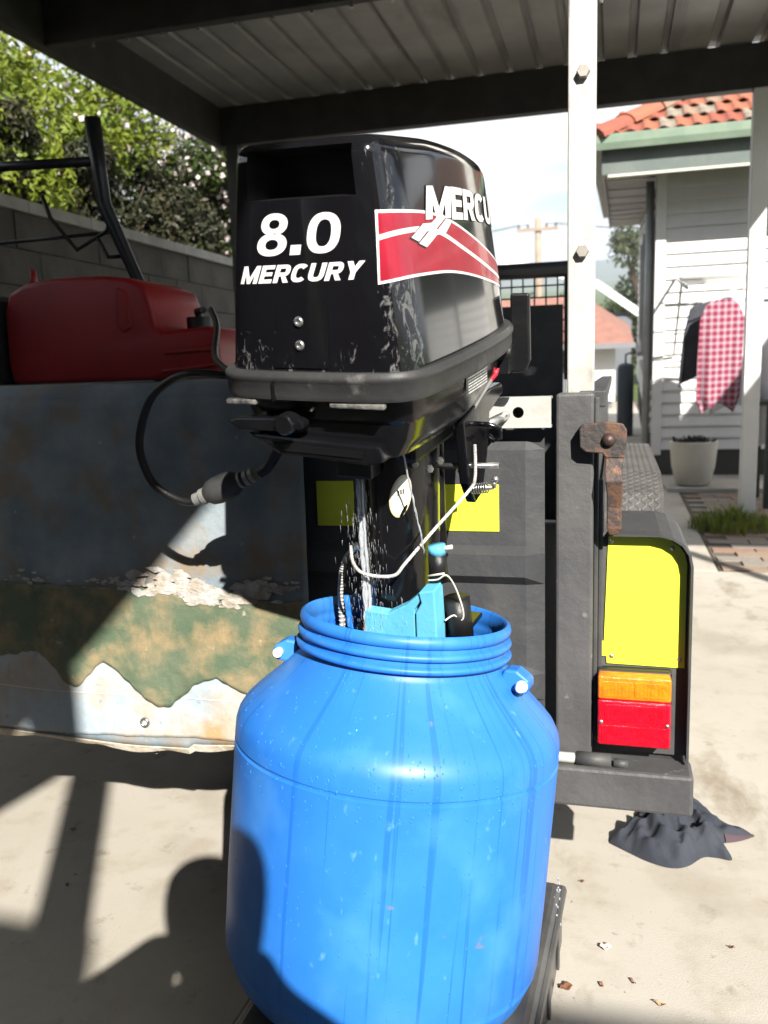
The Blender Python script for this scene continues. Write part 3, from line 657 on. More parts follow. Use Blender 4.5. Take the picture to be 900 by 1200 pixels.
# combination lamp
m_ = MB(); m_.bb((-.026,1.478,.398), (.099,1.5015,.5275)); lamp = m_.build('tail_lamp', M('lamp_base', (.02,.02,.02), rough=.4), tr, bevel=.004)
def lens(name, mat, x0, x1, z0, z1):
    m_ = MB(); m_.bb((x0,1.448,z0), (x1,1.4775,z1)); o = m_.build(name, mat, lamp, bevel=.0045)
    o.modifiers['edge'].segments = 4; o.data.shade_smooth()
amber = M('amber_lens', (.85,.23,.008), (.74,.17,.006), 60, rough=.12, spec=.6, coat=.4, bump=.35, bscale=160, stretch=(1,1,1))
redl = M('red_lens', (.62,.004,.02), (.46,.002,.012), 60, rough=.12, spec=.6, coat=.4, bump=.35, bscale=160)
lens('amber_lens', amber, -.024, .097, .4835, .526); lens('red_lens', redl, -.024, .097, .400, .483)
m_ = MB(); m_.bb((-.017,1.4468,.490), (.034,1.4485,.517)); m_.bb((.037,1.4468,.490), (.090,1.4485,.517)); m_.build('lens_prism', amber, lamp, bevel=.001)
m_ = MB(); m_.bb((-.017,1.4468,.4085), (.090,1.4485,.438)); m_.bb((-.012,1.4468,.4465), (.086,1.4485,.476)); m_.build('lens_prism', redl, lamp, bevel=.001)
m_ = MB()
for k in range(17): m_.bb((-.014+k*.0060,1.4461,.411), (-.0125+k*.0060,1.4467,.4355))
for k in range(16): m_.bb((-.009+k*.0060,1.4461,.449), (-.0075+k*.0060,1.4467,.4735))
m_.build('lens_flute', redl, lamp)
m_ = MB()
for k in range(8): m_.bb((-.014+k*.0060,1.4461,.4925), (-.0125+k*.0060,1.4467,.5145)); m_.bb((.040+k*.0060,1.4461,.4925), (.0415+k*.0060,1.4467,.5145))
m_.build('lens_flute', amber, lamp)
for z in (.4425,):
    for x in (-.018,.091): m_ = MB(); m_.lathe([(0,.0015),(.003,.0012),(.0036,0)], 12, Matrix.Translation((x,1.448,z)) @ Matrix.Rotation(PI/2,4,'X')); m_.build('lens_screw', bright_metal, lamp, smooth=True)
# bumper, hinge and under-frame
m_ = MB(); m_.bb((-.46,1.432,.288), (.135,1.50,.361)); m_.build('bumper', grey_steel, tr, bevel=.006)
m_ = MB(); m_.bb((-1.30,1.62,.300), (.02,1.66,.339)); m_.bb((-.44,1.501,.290), (.13,1.56,.360)); m_.build('rear_sill', black_steel, tr)
m_ = MB(); m_.tube([(-.20,1.452,.370),(-.045,1.452,.370)], .009, 12); m_.build('hinge_rod', galv, tr, smooth=True)
m_ = MB(); m_.tube([(-.06,1.452,.370),(.0,1.452,.370)], .0125, 12); m_.tube([(.004,1.452,.367),(.028,1.452,.366)], .008, 10); m_.build('hinge_sleeve', black_steel, tr, smooth=True)
m_ = MB(); m_.bb((-1.30,1.56,.34), (-.06,3.95,.362)); m_.build('floor', black_steel, tr)
for x in (-1.31,-.056):
    m_ = MB(); m_.bb((x,1.531,.365), (x+.025,3.95,.98)); m_.build('side_wall', black_steel, tr)
    m_ = MB(); m_.bb((x-.005,1.531,.981), (x+.04,3.95,1.01)); m_.build('side_rail', black_steel, tr, bevel=.003)
for x in (-1.15,-.25): m_ = MB(); m_.bb((x,1.57,.26), (x+.05,4.9,.339)); m_.build('chassis_rail', black_steel, tr)
m_ = MB(); m_.cyl((-1.4,2.45,.33), (.06,2.45,.33), .025, 12); m_.build('axle', black_steel, tr)
tyre = M('tyre_rubber', (.02,.02,.021), rough=.85, bump=.3)
for x in (-1.48,.04):
    mt = Matrix.Translation((x,2.45,.29)) @ Matrix.Rotation(PI/2,4,'Y')
    m_ = MB(); m_.lathe([(.17,-.07),(.24,-.08),(.28,-.06),(.29,-.03),(.29,.03),(.28,.06),(.24,.08),(.17,.07),(.17,-.07)], 36, mt); w_ = m_.build('wheel', tyre, tr, auto=40)
    m_ = MB(); m_.lathe([(.0,.02),(.05,.03),(.11,.01),(.15,.04),(.172,.06),(.172,-.06),(.15,-.04),(0,-.02)], 28, mt); m_.build('rim', white_paint, w_, auto=40)
# front mesh cage
m_ = MB(); m_.tube([(-1.28,3.9,1.475),(-.195,3.9,1.475)], .034, 14); cg = m_.build('cage_top_tube', M('black_tube', (.02,.021,.024), rough=.4), tr, smooth=True)
for x in (-1.28,-.20): m_ = MB(); m_.cyl((x,3.9,1.0), (x,3.9,1.46), .022, 12); m_.build('cage_upright', MATS['black_tube'], tr)
m_ = MB(); m_.bb((-1.25,3.885,.37), (-.225,3.895,1.325)); m_.build('front_panel', black_steel, tr)
for k in range(21): m_ = MB(); x = -1.25+k*.05; m_.cyl((x,3.905,1.0), (x,3.905,1.45), .0035, 6); m_.build('mesh_wire', MATS['black_tube'], tr)
for k in range(8): m_ = MB(); z = 1.06+k*.05; m_.cyl((-1.26,3.912,z), (-.22,3.912,z), .0035, 6); m_.build('mesh_wire', MATS['black_tube'], tr)

# ------------------------------------------------------------------ weathered sheet over the tailgate
sh = thing('weathered_sheet', 'weathered blue and green paint blotched sheet hanging over the trailer tailgate', 'sheet', (-.95,1.45,.33))
blue_w = M('sheet_blue', (.16,.205,.235), (.27,.31,.33), 6, .4, .62, .7, c3=(.27,.17,.075), s3=7, lo3=.50, hi3=.72, bump=.25, bscale=40)
green_w = M('sheet_green', (.085,.125,.075), (.13,.155,.10), 7, .4, .62, .75, c3=(.34,.24,.13), s3=12, lo3=.47, hi3=.70, bump=.3, bscale=50)
pale_w = M('sheet_pale', (.33,.40,.45), (.44,.46,.46), 7, .4, .62, .7, c3=(.40,.27,.14), s3=8, lo3=.46, hi3=.68, bump=.25, bscale=50)
more_layers(blue_w, [(30, (1,1,1), .66, .72, (.42,.42,.40), (0,0,0)), (3, (1,1,1), .55, .75, (.12,.14,.15), (4,0,0))]); more_layers(green_w, [(35, (1,1,1), .66, .74, (.42,.36,.26), (2,0,0)), (5, (1,1,1), .55, .7, (.07,.09,.05), (7,0,0))]); more_layers(pale_w, [(40, (1,1,1), .62, .7, (.24,.28,.30), (2,0,0)), (4, (1,1,1), .58, .7, (.46,.50,.52), (7,0,0))])
white_w = M('sheet_torn_white', (.50,.49,.46), (.36,.31,.25), 30, .4, .6, .85, bump=.6, bscale=60)
def wob(x, z): return .010*noise.noise((x*3.1, z*2.2, 1.7)) + .004*noise.noise((x*9, z*7, 4.2)) + .012*math.exp(-((z-.40)/.07)**2)*noise.noise((x*4, 0, 8.1))
def sy(x, z): return 1.449 - .004*(1-z) - max(0, (.55-z))*.06 + wob(x, z)
def zbot(x): return .334 + .004*math.sin(x*9) + .006*noise.noise((x*5, 0, 0)) + (.008 if x > -.8 else 0)
SX0, SX1 = -1.62, -.548
m_ = MB()
def fn(u, v):
    x = SX0 + (SX1-SX0)*u
    if v < .3:
        f = v/.3; return (x, 2.25 - (2.25-1.50)*f, 1.046 + .004*noise.noise((x*4, f*3, 2)))
    if v < .4:
        a = (v-.3)/.1*PI/2; return (x, 1.49 - .036*math.sin(a), 1.011 + .036*math.cos(a) + .003*noise.noise((x*4,0,2)))
    f = (v-.4)/.6; z = 1.011 + (zbot(x)-1.011)*f; return (x, sy(x, z), z)
m_.grid(fn, 90, 110); m_.build('sheet_body', blue_w, sh, smooth=True, solid=.003, fix=False)
def patch(name, top, bot, off, mat, jag_t=.0, jag_b=.0, seed=0, nu=160, thick=.0012, flake=False):
    def li(pl, x):
        for (a, b), (c, d) in zip(pl, pl[1:]):
            if a <= x <= c: return b + (d-b)*(.5-.5*math.cos(PI*(x-a)/(c-a)))*.75 + (d-b)*.25*(x-a)/(c-a)
        return pl[-1][1] if x > pl[-1][0] else pl[0][1]
    m_ = MB()
    def fn(u, v):
        x = SX0+.004 + (SX1-SX0-.008)*u
        zt = li(top, x) + jag_t*(noise.noise((x*22, seed, 0)) + .7*noise.noise((x*60, seed, 3)))
        zb = li(bot, x) + jag_b*(2.2*noise.noise((x*7, seed, 1)) + noise.noise((x*22, seed, 7)) + .7*noise.noise((x*60, seed, 9)))
        zb = min(zb, zt-.001)
        if flake: g = max(.0, min(1.3, .42+2.4*noise.noise((x*9, seed, 5))+1.2*noise.noise((x*31, seed, 6))))*(1. if -.93 < x < -.6 else .45); mid = (zt+zb)/2; zt = mid+(zt-mid)*g+.0002; zb = mid+(zb-mid)*g*1.3
        z = zt + (zb-zt)*v; return (x, sy(x, z)-off, z)
    m_.grid(fn, nu, 26); return m_.build(name, mat, sh, smooth=True, solid=thick, fix=False)
patch('pale_lower_band', [(-2,.52),(0,.52)], [(-2,.345),(-1.2,.343),(-.74,.352),(0,.36)], .0035, pale_w, .004, .002, 1)
patch('green_band', [(-2,.655),(-1.06,.652),(-.877,.65),(-.74,.632),(-.6,.635),(0,.655)],
      [(-1.7,.45),(-1.5,.52),(-1.34,.45),(-1.267,.497),(-1.14,.512),(-1.053,.442),(-.987,.496),(-.858,.41),(-.74,.471),(-.64,.44),(-.548,.47)], .006, green_w, .006, .008, 2, 320)
m_ = MB(); rf = random.Random(31)
def band_z(x): return .656 - (.022*math.exp(-((x+.72)/.06)**2))
for k in range(260):
    x = rf.uniform(-1.6,-.56) if k < 90 else rf.gauss(-.76,.09)
    if not -1.6 < x < -.56: continue
    big = 1.0 if -.95 < x < -.6 else .5
    z = band_z(x) + rf.gauss(.006,.009*big+.002); s_ = rf.uniform(.003,.015)*big; nn = rf.randint(4,7); a0 = rf.uniform(0,6.28)
    vs = []
    for i in range(nn):
        a = a0+2*PI*i/nn; r = s_*rf.uniform(.45,1.15); px = x+r*math.cos(a)*1.7; pz = z+r*math.sin(a)*.7; vs.append((px, sy(px,pz)-.0072-rf.uniform(0,.0022), pz))
    m_.add(vs, [tuple(range(nn))])
fo_ = m_.build('paint_flakes', white_w, sh, fix=False, solid=.0005); tag(fo_, None, kind='stuff')
m_ = MB(); m_.grid(lambda u, v: (SX0+.01+(SX1-SX0-.02)*u, sy(SX0+(SX1-SX0)*u, .43)-.0052, .4335+.0015*v+.002*math.sin(u*7)), 80, 1); m_.build('stitch_line', M('stitch', (.62,.60,.55), rough=.8), sh, fix=False, solid=.001)
m_ = MB(); m_.grid(lambda u, v: (SX0+(SX1-SX0)*u, sy(SX0+(SX1-SX0)*u, .338)-.002+.006*v+.003*noise.noise((u*20,1,1)), zbot(SX0+(SX1-SX0)*u)-.001-.018*v*(.4+.6*abs(noise.noise((u*7,2,0))*2))), 90, 2)
m_.build('hem', M('hem_cloth', (.48,.40,.29), (.58,.54,.46), 20, rough=.9, bump=.4), sh, solid=.003, fix=False)
for ex_ in (-.899,-1.34):
    yy = sy(ex_, .379)-.006; mt = Matrix.Translation((ex_,yy,.379)) @ Matrix.Rotation(PI/2,4,'X')
    m_ = MB(); m_.lathe([(.0055,.002),(.0065,.004),(.0095,.0035),(.0105,0)], 20, mt); ey_ = m_.build('eyelet', bright_metal, sh, smooth=True)
    m_ = MB(); m_.lathe([(0,-.0005),(.0058,-.0005)], 16, mt); m_.build('eyelet_hole', M('hole_pale', (.55,.55,.52), rough=.9), ey_, fix=False)
m_ = MB(); m_.tube([(-.93,1.47,.335),(-.925,1.46,.315),(-.91,1.455,.305),(-.893,1.455,.302),(-.885,1.46,.310),(-.892,1.47,.335)], .0015, 6); m_.build('loose_cord', M('cord_grey', (.35,.33,.3), rough=.9), sh, smooth=True)

# ------------------------------------------------------------------ red fuel tank and the things beside it
ft = thing('fuel_tank', 'red plastic portable fuel tank on the sheet covered load', 'fuel tank', (-1.17,1.80,1.05))
redp = M('red_plastic', (.33,.011,.012), (.27,.009,.010), 7, rough=.38, bump=.08, bscale=30)
m_ = MB()
m_.prism([(-1.383,1.052),(-1.392,1.10),(-1.388,1.22),(-1.372,1.262),(-1.33,1.281),(-1.25,1.291),(-1.12,1.289),(-1.055,1.280),(-1.015,1.262),(-1.000,1.225),(-.992,1.175),(-.980,1.160),(-.870,1.166),(-.852,1.158),(-.846,1.130),(-.840,1.052)], 1.75, 2.0, 'xz')
tb_ = m_.build('tank_body', redp, ft, bevel=.013); tb_.modifiers['edge'].segments = 4; tb_.modifiers['edge'].angle_limit = R_(60); tb_.data.shade_smooth()
m_ = MB(); m_.prism([(-.975,1.118),(-.85,1.122),(-.848,1.112),(-.975,1.108)], 1.744, 1.751, 'xz'); m_.prism([(-.985,1.075),(-.85,1.085),(-.85,1.078),(-.985,1.067)], 1.744, 1.751, 'xz'); m_.build('moulded_rib', redp, tb_, bevel=.003)
m_ = MB(); m_.prism([(-1.085,1.262),(-1.06,1.25),(-1.053,1.17),(-1.075,1.16),(-1.087,1.175)], 1.746, 1.753, 'xz'); m_.build('moulded_rib', redp, tb_, bevel=.004)
m_ = MB(); m_.tube([(-1.335,1.80,1.27),(-1.335,1.80,1.318)], [.010,.007], 10); m_.build('vent_spout', redp, ft, smooth=True)
m_ = MB(); m_.cyl((-.93,1.84,1.162), (-.93,1.84,1.192), .03, 18); m_.tube([(-.93,1.84,1.19),(-.93,1.83,1.205),(-.90,1.80,1.205)], .008, 8); m_.build('fuel_fitting', M('black_plastic', (.018,.018,.019), rough=.4), ft, auto=40)
blackp = MATS['black_plastic']
cs = thing('black_case', 'black plastic case left of the red fuel tank', 'case', (-1.53,1.8,1.05))
m_ = MB(); m_.bb((-1.64,1.70,1.052), (-1.40,1.95,1.262)); m_.build('case_body', blackp, cs, bevel=.015)
m_ = MB(); m_.tube([(-1.58,1.82,1.26),(-1.575,1.82,1.29),(-1.48,1.82,1.29),(-1.475,1.82,1.26)], .008, 8); m_.build('handle', blackp, cs, smooth=True)
mh = thing('mower_handle', 'black bent tube handle frame standing behind the red fuel tank', 'handle', (-1.3,2.15,.37))
tubem = M('black_tube2', (.016,.016,.018), rough=.35)
m_ = MB(); m_.tube([(-1.17,2.1,.38),(-1.20,2.1,1.25),(-1.238,2.1,1.325),(-1.318,2.1,1.517),(-1.325,2.1,1.6),(-1.333,2.1,1.735)], [.014,.014,.016,.019,.02,.021], 12); m_.build('handle_tube', tubem, mh, smooth=True)
m_ = MB(); m_.tube([(-1.335,2.1,1.628),(-1.8,2.1,1.648)], .013, 10); m_.build('crossbar', tubem, mh, smooth=True)
m_ = MB(); m_.tube([(-1.52,2.12,1.56),(-1.50,2.12,1.50),(-1.425,2.12,1.41),(-1.33,2.12,1.453),(-1.315,2.12,1.48)], .006, 8); m_.tube([(-1.36,2.12,1.44),(-1.33,2.12,1.385),(-1.29,2.12,1.385)], .006, 8); m_.tube([(-1.7,2.14,1.448),(-1.32,2.14,1.453)], .005, 8); m_.build('control_cable', tubem, mh, smooth=True)
m_ = MB(); m_.tube([(-1.8,2.1,1.648),(-1.75,2.1,.38)], .014, 10); m_.build('handle_tube', tubem, mh, smooth=True)
# ------------------------------------------------------------------ blue drum on a black crate
box = thing('black_crate', 'low black plastic crate under the blue drum', 'crate', (-.36,1.17,0))
cm = M('crate_plastic', (.05,.05,.051), (.085,.083,.08), 8, .4, .65, .32, bump=.1, bscale=50)
cr_rot = Matrix.Rotation(R_(-3), 4, 'Z')
m_ = MB(); m_.bb((-.16,-.20,.001), (.262,.300,.128), Matrix.Translation((-.36,1.17,0)) @ cr_rot); bx_ = m_.build('crate_body', cm, box, bevel=.016); bx_.modifiers['edge'].segments = 3
m_ = MB(); m_.bb((-.167,-.207,.100), (.269,.307,.118), Matrix.Translation((-.36,1.17,0)) @ cr_rot); m_.build('lip', cm, box, bevel=.007)
for k in range(4): m_ = MB(); m_.bb((.2625,-.16+k*.12,.02), (.267,-.148+k*.12,.096), Matrix.Translation((-.36,1.17,0)) @ cr_rot); m_.build('side_rib', cm, box, bevel=.002)

DR = Euler((R_(-6), R_(4.6), 0)).to_matrix()
DR = (Matrix.Rotation(R_(4.6), 3, 'Y') @ Matrix.Rotation(R_(-6), 3, 'X'))
rim_c = Vector((-.302,1.21,.69)); base_c = rim_c - DR @ Vector((0,0,.6))
drum = thing('blue_drum', 'blue plastic open top drum of water with the motor leg in it', 'drum', base_c, DR)
def drum_mat():
    m = M('drum_blue', (.022,.165,.58), (.030,.20,.63), 3, rough=.40, sub=.0, rvar=.12)
    nt = m.node_tree; N = nt.nodes; L = nt.links; p = N['Principled BSDF']; src = p.inputs['Base Color'].links[0].from_socket
    tc = N.new('ShaderNodeTexCoord')
    sx = N.new('ShaderNodeSeparateXYZ'); L.new(tc.outputs['Object'], sx.inputs[0]); at = N.new('ShaderNodeMath'); at.operation = 'ARCTAN2'; L.new(sx.outputs[1], at.inputs[0]); L.new(sx.outputs[0], at.inputs[1])
    cy = N.new('ShaderNodeCombineXYZ'); L.new(at.outputs[0], cy.inputs[0]); L.new(sx.outputs[2], cy.inputs[2])       # round the drum, up the drum
    def layer(prev, scale, st, a, b, col, det=4., polar=False):
        mp = N.new('ShaderNodeMapping'); mp.inputs['Scale'].default_value = st; no = N.new('ShaderNodeTexNoise'); no.inputs['Scale'].default_value = scale; no.inputs['Detail'].default_value = det
        L.new(cy.outputs[0] if polar else tc.outputs['Object'], mp.inputs[0]); L.new(mp.outputs[0], no.inputs['Vector']); r = N.new('ShaderNodeMapRange'); r.inputs['From Min'].default_value = a; r.inputs['From Max'].default_value = b; r.clamp = True
        L.new(no.outputs['Fac'], r.inputs[0]); mx = N.new('ShaderNodeMix'); mx.data_type = 'RGBA'; L.new(r.outputs[0], mx.inputs[0]); L.new(prev, mx.inputs[6]); mx.inputs[7].default_value = (*col, 1); return mx.outputs[2], r.outputs[0]
    c, wet = layer(src, 20, (1,1,.06), .585, .625, (.015,.135,.52), 3., True)           # wet runs
    c, f = layer(c, 60, (1,1,.5), .665, .76, (.09,.28,.63), 8.)               # scuffs
    c, f = layer(c, 9, (1,1,.8), .52, .74, (.055,.24,.64), 8.)
    c, f = layer(c, 26, (1,1,1.6), .715, .77, (.13,.17,.24), 9.)
    c, f = layer(c, 90, (1,.3,.2), .735, .80, (.12,.32,.66), 6.)
    L.new(c, p.inputs['Base Color']); return m
dm = drum_mat()
body = [(0,.034),(.17,.033),(.195,.038),(.212,.048),(.227,.068),(.236,.093),(.2385,.0985),(.2375,.103),(.2400,.108),(.2418,.20),(.2425,.30),(.2435,.406),(.2405,.408),(.2405,.4115),(.2435,.4135),(.243,.435),(.240,.447),(.233,.459),(.222,.471),(.200,.492),(.176,.515),(.163,.530),(.156,.538),(.1525,.543),(.1515,.548)]
m_ = MB(); m_.lathe(body, 128); m_.build('body', dm, drum, local=True, auto=50)
neck = [(.1515,.548),(.1535,.549),(.161,.5515),(.1625,.556),(.1605,.559),(.1545,.561),(.1545,.567),(.1595,.569),(.161,.573),(.159,.577),(.1535,.579),(.1535,.584),(.1575,.586),(.159,.592),(.157,.599),(.1525,.602),(.148,.599),(.1475,.590),(.1455,.585),(.1475,.580),(.1475,.572),(.1455,.567),(.1475,.562),(.1475,.553),(.1455,.548),(.149,.535),(.19,.495),(.230,.455),(.236,.43),(.236,.12),(.20,.06),(0,.05)]
m_ = MB(); m_.lathe(neck, 128); m_.build('threaded_neck', dm, drum, local=True, auto=60)
waterm = M('drum_water', (.55,.68,.75), rough=.02, trans=1., ior=1.33)
m_ = MB(); m_.grid(lambda u, v: ((.02+.195*u)*math.cos(2*PI*v), (.02+.195*u)*math.sin(2*PI*v), .47+.003*math.sin(u*30)+.002*noise.noise((u*9,v*20,0))), 20, 64); m_.build('water', waterm, drum, local=True, smooth=True)
m_ = MB()
for a in (R_(186), R_(-6)):
    mt = Matrix.Rotation(a, 4, 'Z')
    lug = MB(); lug.prism([(.150,.520),(.160,.546),(.178,.547),(.196,.536),(.199,.524),(.193,.514),(.178,.512)], -.018, .018, 'xz', mt); lo_ = lug.build('handle_lug', dm, drum, local=True, bevel=.004)
    pg = MB(); pg.tube([(.188,-.027,.527),(.188,.027,.527)], .0072, 14, True, mt); pg.lathe([(0,.010),(.006,.009),(.009,.003),(.009,-.002)], 14, mt @ Matrix.Translation((.188,-.027,.527)) @ Matrix.Rotation(PI/2,4,'X')); pg.build('peg', M('peg_white', (.80,.79,.76), rough=.35), lo_, local=True, auto=50)
    hd_ = MB(); hd_.tube([(.214,-.028,.508),(.236,-.030,.485),(.250,-.02,.44)], .003, 6, True, mt)
# droplets on the shoulder and wall
m_ = MB(); rd = random.Random(4)
def drum_r(z):
    for (r0, z0), (r1, z1) in zip(body, body[1:]):
        if z0 <= z <= z1 and z1 > z0: return r0+(r1-r0)*(z-z0)/(z1-z0), math.atan2(-(r1-r0), z1-z0)
    return .24, 0
for k in range(520):
    z = rd.choice((rd.uniform(.44,.545), rd.uniform(.38,.47), rd.uniform(.10,.42))); a = rd.gauss(-1.45,.55); r, sl = drum_r(z); s = rd.uniform(.0005,.0016)*(1 if z > .38 else .8)
    mt = Matrix.Rotation(a,4,'Z') @ Matrix.Translation((r,0,z)) @ Matrix.Rotation(PI/2-sl,4,'Y')
    e = rd.uniform(1.0,2.2)
    vs = [(0,0,s*.55)] + [(s*e*math.cos(w)*.7, s*math.sin(w)*.7, s*.40) for w in [2*PI*i/7 for i in range(7)]] + [(s*e*math.cos(w), s*math.sin(w), -.0001) for w in [2*PI*i/7 for i in range(7)]]
    fs = [(0,1+i,1+(i+1)%7) for i in range(7)] + [(1+i,8+i,8+(i+1)%7,1+(i+1)%7) for i in range(7)]
    m_.add(vs, fs, mt)
dr_ = m_.build('water_droplets', M('droplet', (.03,.20,.62), rough=.04, spec=.7), drum, local=True, smooth=True); tag(dr_, None, kind='stuff')

# ------------------------------------------------------------------ outboard motor
MR_ = Matrix.Rotation(R_(-9),3,'Z') @ Matrix.Rotation(R_(10),3,'X') @ Matrix.Rotation(R_(3),3,'Y')
MO_ = Vector((-.346,.965,1.039))
mot = thing('outboard_motor', 'black outboard motor clamped over the blue drum, reading 8.0 MERCURY', 'outboard motor', MO_, MR_)
def catmull(P,n=14):
    out=[]
    for i in range(len(P)-1):
        p0=P[max(i-1,0)];p1=P[i];p2=P[i+1];p3=P[min(i+2,len(P)-1)]
        for k in range(n):
            t=k/n
            out.append(tuple(.5*((2*b)+(-a+c)*t+(2*a-5*b+4*c-d)*t*t+(-a+3*b-3*c+d)*t**3) for a,b,c,d in zip(p0,p1,p2,p3)))
    out.append(tuple(P[-1])); return out
HALF=[(x*1.10,y*1.08) for x,y in catmull([(0,-.004),(.05,-.003),(.085,.001),(.103,.011),(.112,.032),(.117,.075),(.121,.16),(.121,.27),(.112,.36),(.09,.415),(.05,.443),(0,.449)],10)]
ARC=[0]
for a,b in zip(HALF,HALF[1:]): ARC.append(ARC[-1]+math.hypot(a[0]-b[0],a[1]-b[1]))
SMAX=ARC[-1]
def plan(s):
    a=min(abs(s),SMAX-1e-9); lo=0; hi=len(ARC)-1
    while hi-lo>1:
        m=(lo+hi)//2
        if ARC[m]<=a: lo=m
        else: hi=m
    f=(a-ARC[lo])/(ARC[hi]-ARC[lo]); p,q=HALF[lo],HALF[hi]
    x=p[0]+(q[0]-p[0])*f; y=p[1]+(q[1]-p[1])*f
    tx,ty=q[0]-p[0],q[1]-p[1]; L=math.hypot(tx,ty); nx,ny=ty/L,-tx/L   # outward
    g=-1 if s<0 else 1
    return x*g,y,nx*g,ny
def cowl(s,t,off=0.0):
    x,y,nx,ny=plan(s); tw=min(t,.86)/.86; q=max(0,(t-.86)/.14)
    k=1-.19*tw-.03*tw*tw
    yc=.22; X=x*k; Y=yc+(y-yc)*(1-.05*tw)
    u=min(1,max(0,(Y-.14)/.27)); zt=.270-.026*u**1.7
    ins=.022*(1-math.cos(q*math.pi/2))-off
    z=.016+(zt-.022-.016)*tw+.022*math.sin(q*math.pi/2)+off*math.sin(q*math.pi/2)*.7
    return X-nx*ins,Y-ny*ins,z

def paint_black():
    m = M('cowl_black', (.0045,.0045,.006), (.0065,.0065,.008), 4, rough=.13, spec=.5, coat=.35)
    nt = m.node_tree; N = nt.nodes; L = nt.links; p = N['Principled BSDF']; src = p.inputs['Base Color'].links[0].from_socket
    tc = N.new('ShaderNodeTexCoord'); sp = N.new('ShaderNodeSeparateXYZ'); L.new(tc.outputs['Object'], sp.inputs[0])
    def rng(s, a, b, lo=0., hi=1.):
        r = N.new('ShaderNodeMapRange'); r.clamp = True
        for k, v in zip(('From Min','From Max','To Min','To Max'), (a,b,lo,hi)): r.inputs[k].default_value = v
        L.new(s, r.inputs[0]); return r.outputs[0]
    def op(o, a, b):
        q = N.new('ShaderNodeMath'); q.operation = o
        for i, s in enumerate((a,b)):
            if isinstance(s, (int,float)): q.inputs[i].default_value = s
            else: L.new(s, q.inputs[i])
        return q.outputs[0]
    rear = rng(sp.outputs[1], .075, .015)                       # knocks gather on the rear face and its corner
    corner = op('MULTIPLY', rng(sp.outputs[0], .06, .10), rng(sp.outputs[1], .10, .04))
    low = op('MULTIPLY', rng(sp.outputs[2], .12, .02), rear)
    amt = op('MAXIMUM', op('MULTIPLY', corner, 1.), op('MULTIPLY', low, .8)); amt = op('MAXIMUM', amt, op('MULTIPLY', rear, .35))
    no = N.new('ShaderNodeTexNoise'); no.inputs['Scale'].default_value = 85; no.inputs['Detail'].default_value = 9; no.inputs['Roughness'].default_value = .7; no.inputs['Distortion'].default_value = 1.2
    mp = N.new('ShaderNodeMapping'); mp.inputs['Scale'].default_value = (1,1,.45); L.new(tc.outputs['Object'], mp.inputs[0]); L.new(mp.outputs[0], no.inputs['Vector'])
    th = op('SUBTRACT', .76, op('MULTIPLY', amt, .24)); f = rng(op('SUBTRACT', no.outputs['Fac'], th), 0., .06)
    f = op('MULTIPLY', f, rng(amt, 0., .3))
    mx = N.new('ShaderNodeMix'); mx.data_type = 'RGBA'; L.new(f, mx.inputs[0]); L.new(src, mx.inputs[6]); mx.inputs[7].default_value = (.10,.10,.10,1)
    L.new(mx.outputs[2], p.inputs['Base Color']); L.new(op('ADD', op('MULTIPLY', f, .45), .12), p.inputs['Roughness']); return m
cowl_m = paint_black()
blk = M('satin_black', (.004,.004,.005), (.006,.006,.007), 12, rough=.16, bump=.03)
blk_d = M('dull_black', (.007,.007,.008), (.011,.011,.011), 12, rough=.42, bump=.15)
# cowl shell with the handle recess in its rear
S0, S1, T0, T1 = -.086, .082, .712, .915
sk = sorted(set([round(-SMAX+2*SMAX*i/280, 5) for i in range(281)] + [S0, S1])); sk = [s for s in sk if not (0 < abs(s-S0) < .002 or 0 < abs(s-S1) < .002)]
tk = sorted(set([round(i/44, 5) for i in range(45)] + [T0, T1])); tk = [t for t in tk if not (0 < abs(t-T0) < .008 or 0 < abs(t-T1) < .008)]
m_ = MB(); nt_ = len(tk)
vs = [cowl(s, t) for s in sk for t in tk]; fs = []
for i in range(len(sk)-1):
    for j in range(nt_-1):
        if S0-1e-6 <= sk[i] and sk[i+1] <= S1+1e-6 and T0-1e-6 <= tk[j] and tk[j+1] <= T1+1e-6: continue
        fs.append((i*nt_+j, (i+1)*nt_+j, (i+1)*nt_+j+1, i*nt_+j+1))
top = [i*nt_+nt_-1 for i in range(len(sk))]; h = len(sk)
for i in range((h-1)//2): fs.append((top[i], top[i+1], top[h-2-i], top[h-1-i])) if top[i+1] != top[h-2-i] else fs.append((top[i], top[i+1], top[h-1-i]))
m_.add(vs, fs); cw = m_.build('cowl', cowl_m, mot, local=True, auto=42)
m_ = MB(); a = [s for s in sk if S0-1e-6 <= s <= S1+1e-6]; b = [t for t in tk if T0-1e-6 <= t <= T1+1e-6]
ring = [(s, T0) for s in a] + [(S1, t) for t in b[1:]] + [(s, T1) for s in a[::-1][1:]] + [(S0, t) for t in b[::-1][1:-1]]
o_ = [cowl(s, t) for s, t in ring]; cxr = sum(p[0] for p in o_)/len(o_); czr = sum(p[2] for p in o_)/len(o_)
i_ = [(cxr+(p[0]-cxr)*.92, p[1]*.0+.075, czr+(p[2]-czr)*.86) for p in o_]; n = len(o_)
m_.add(o_+i_, [(k,(k+1)%n,n+(k+1)%n,n+k) for k in range(n)] + [tuple(range(n, 2*n))]); m_.build('handle_recess', blk_d, cw, local=True)
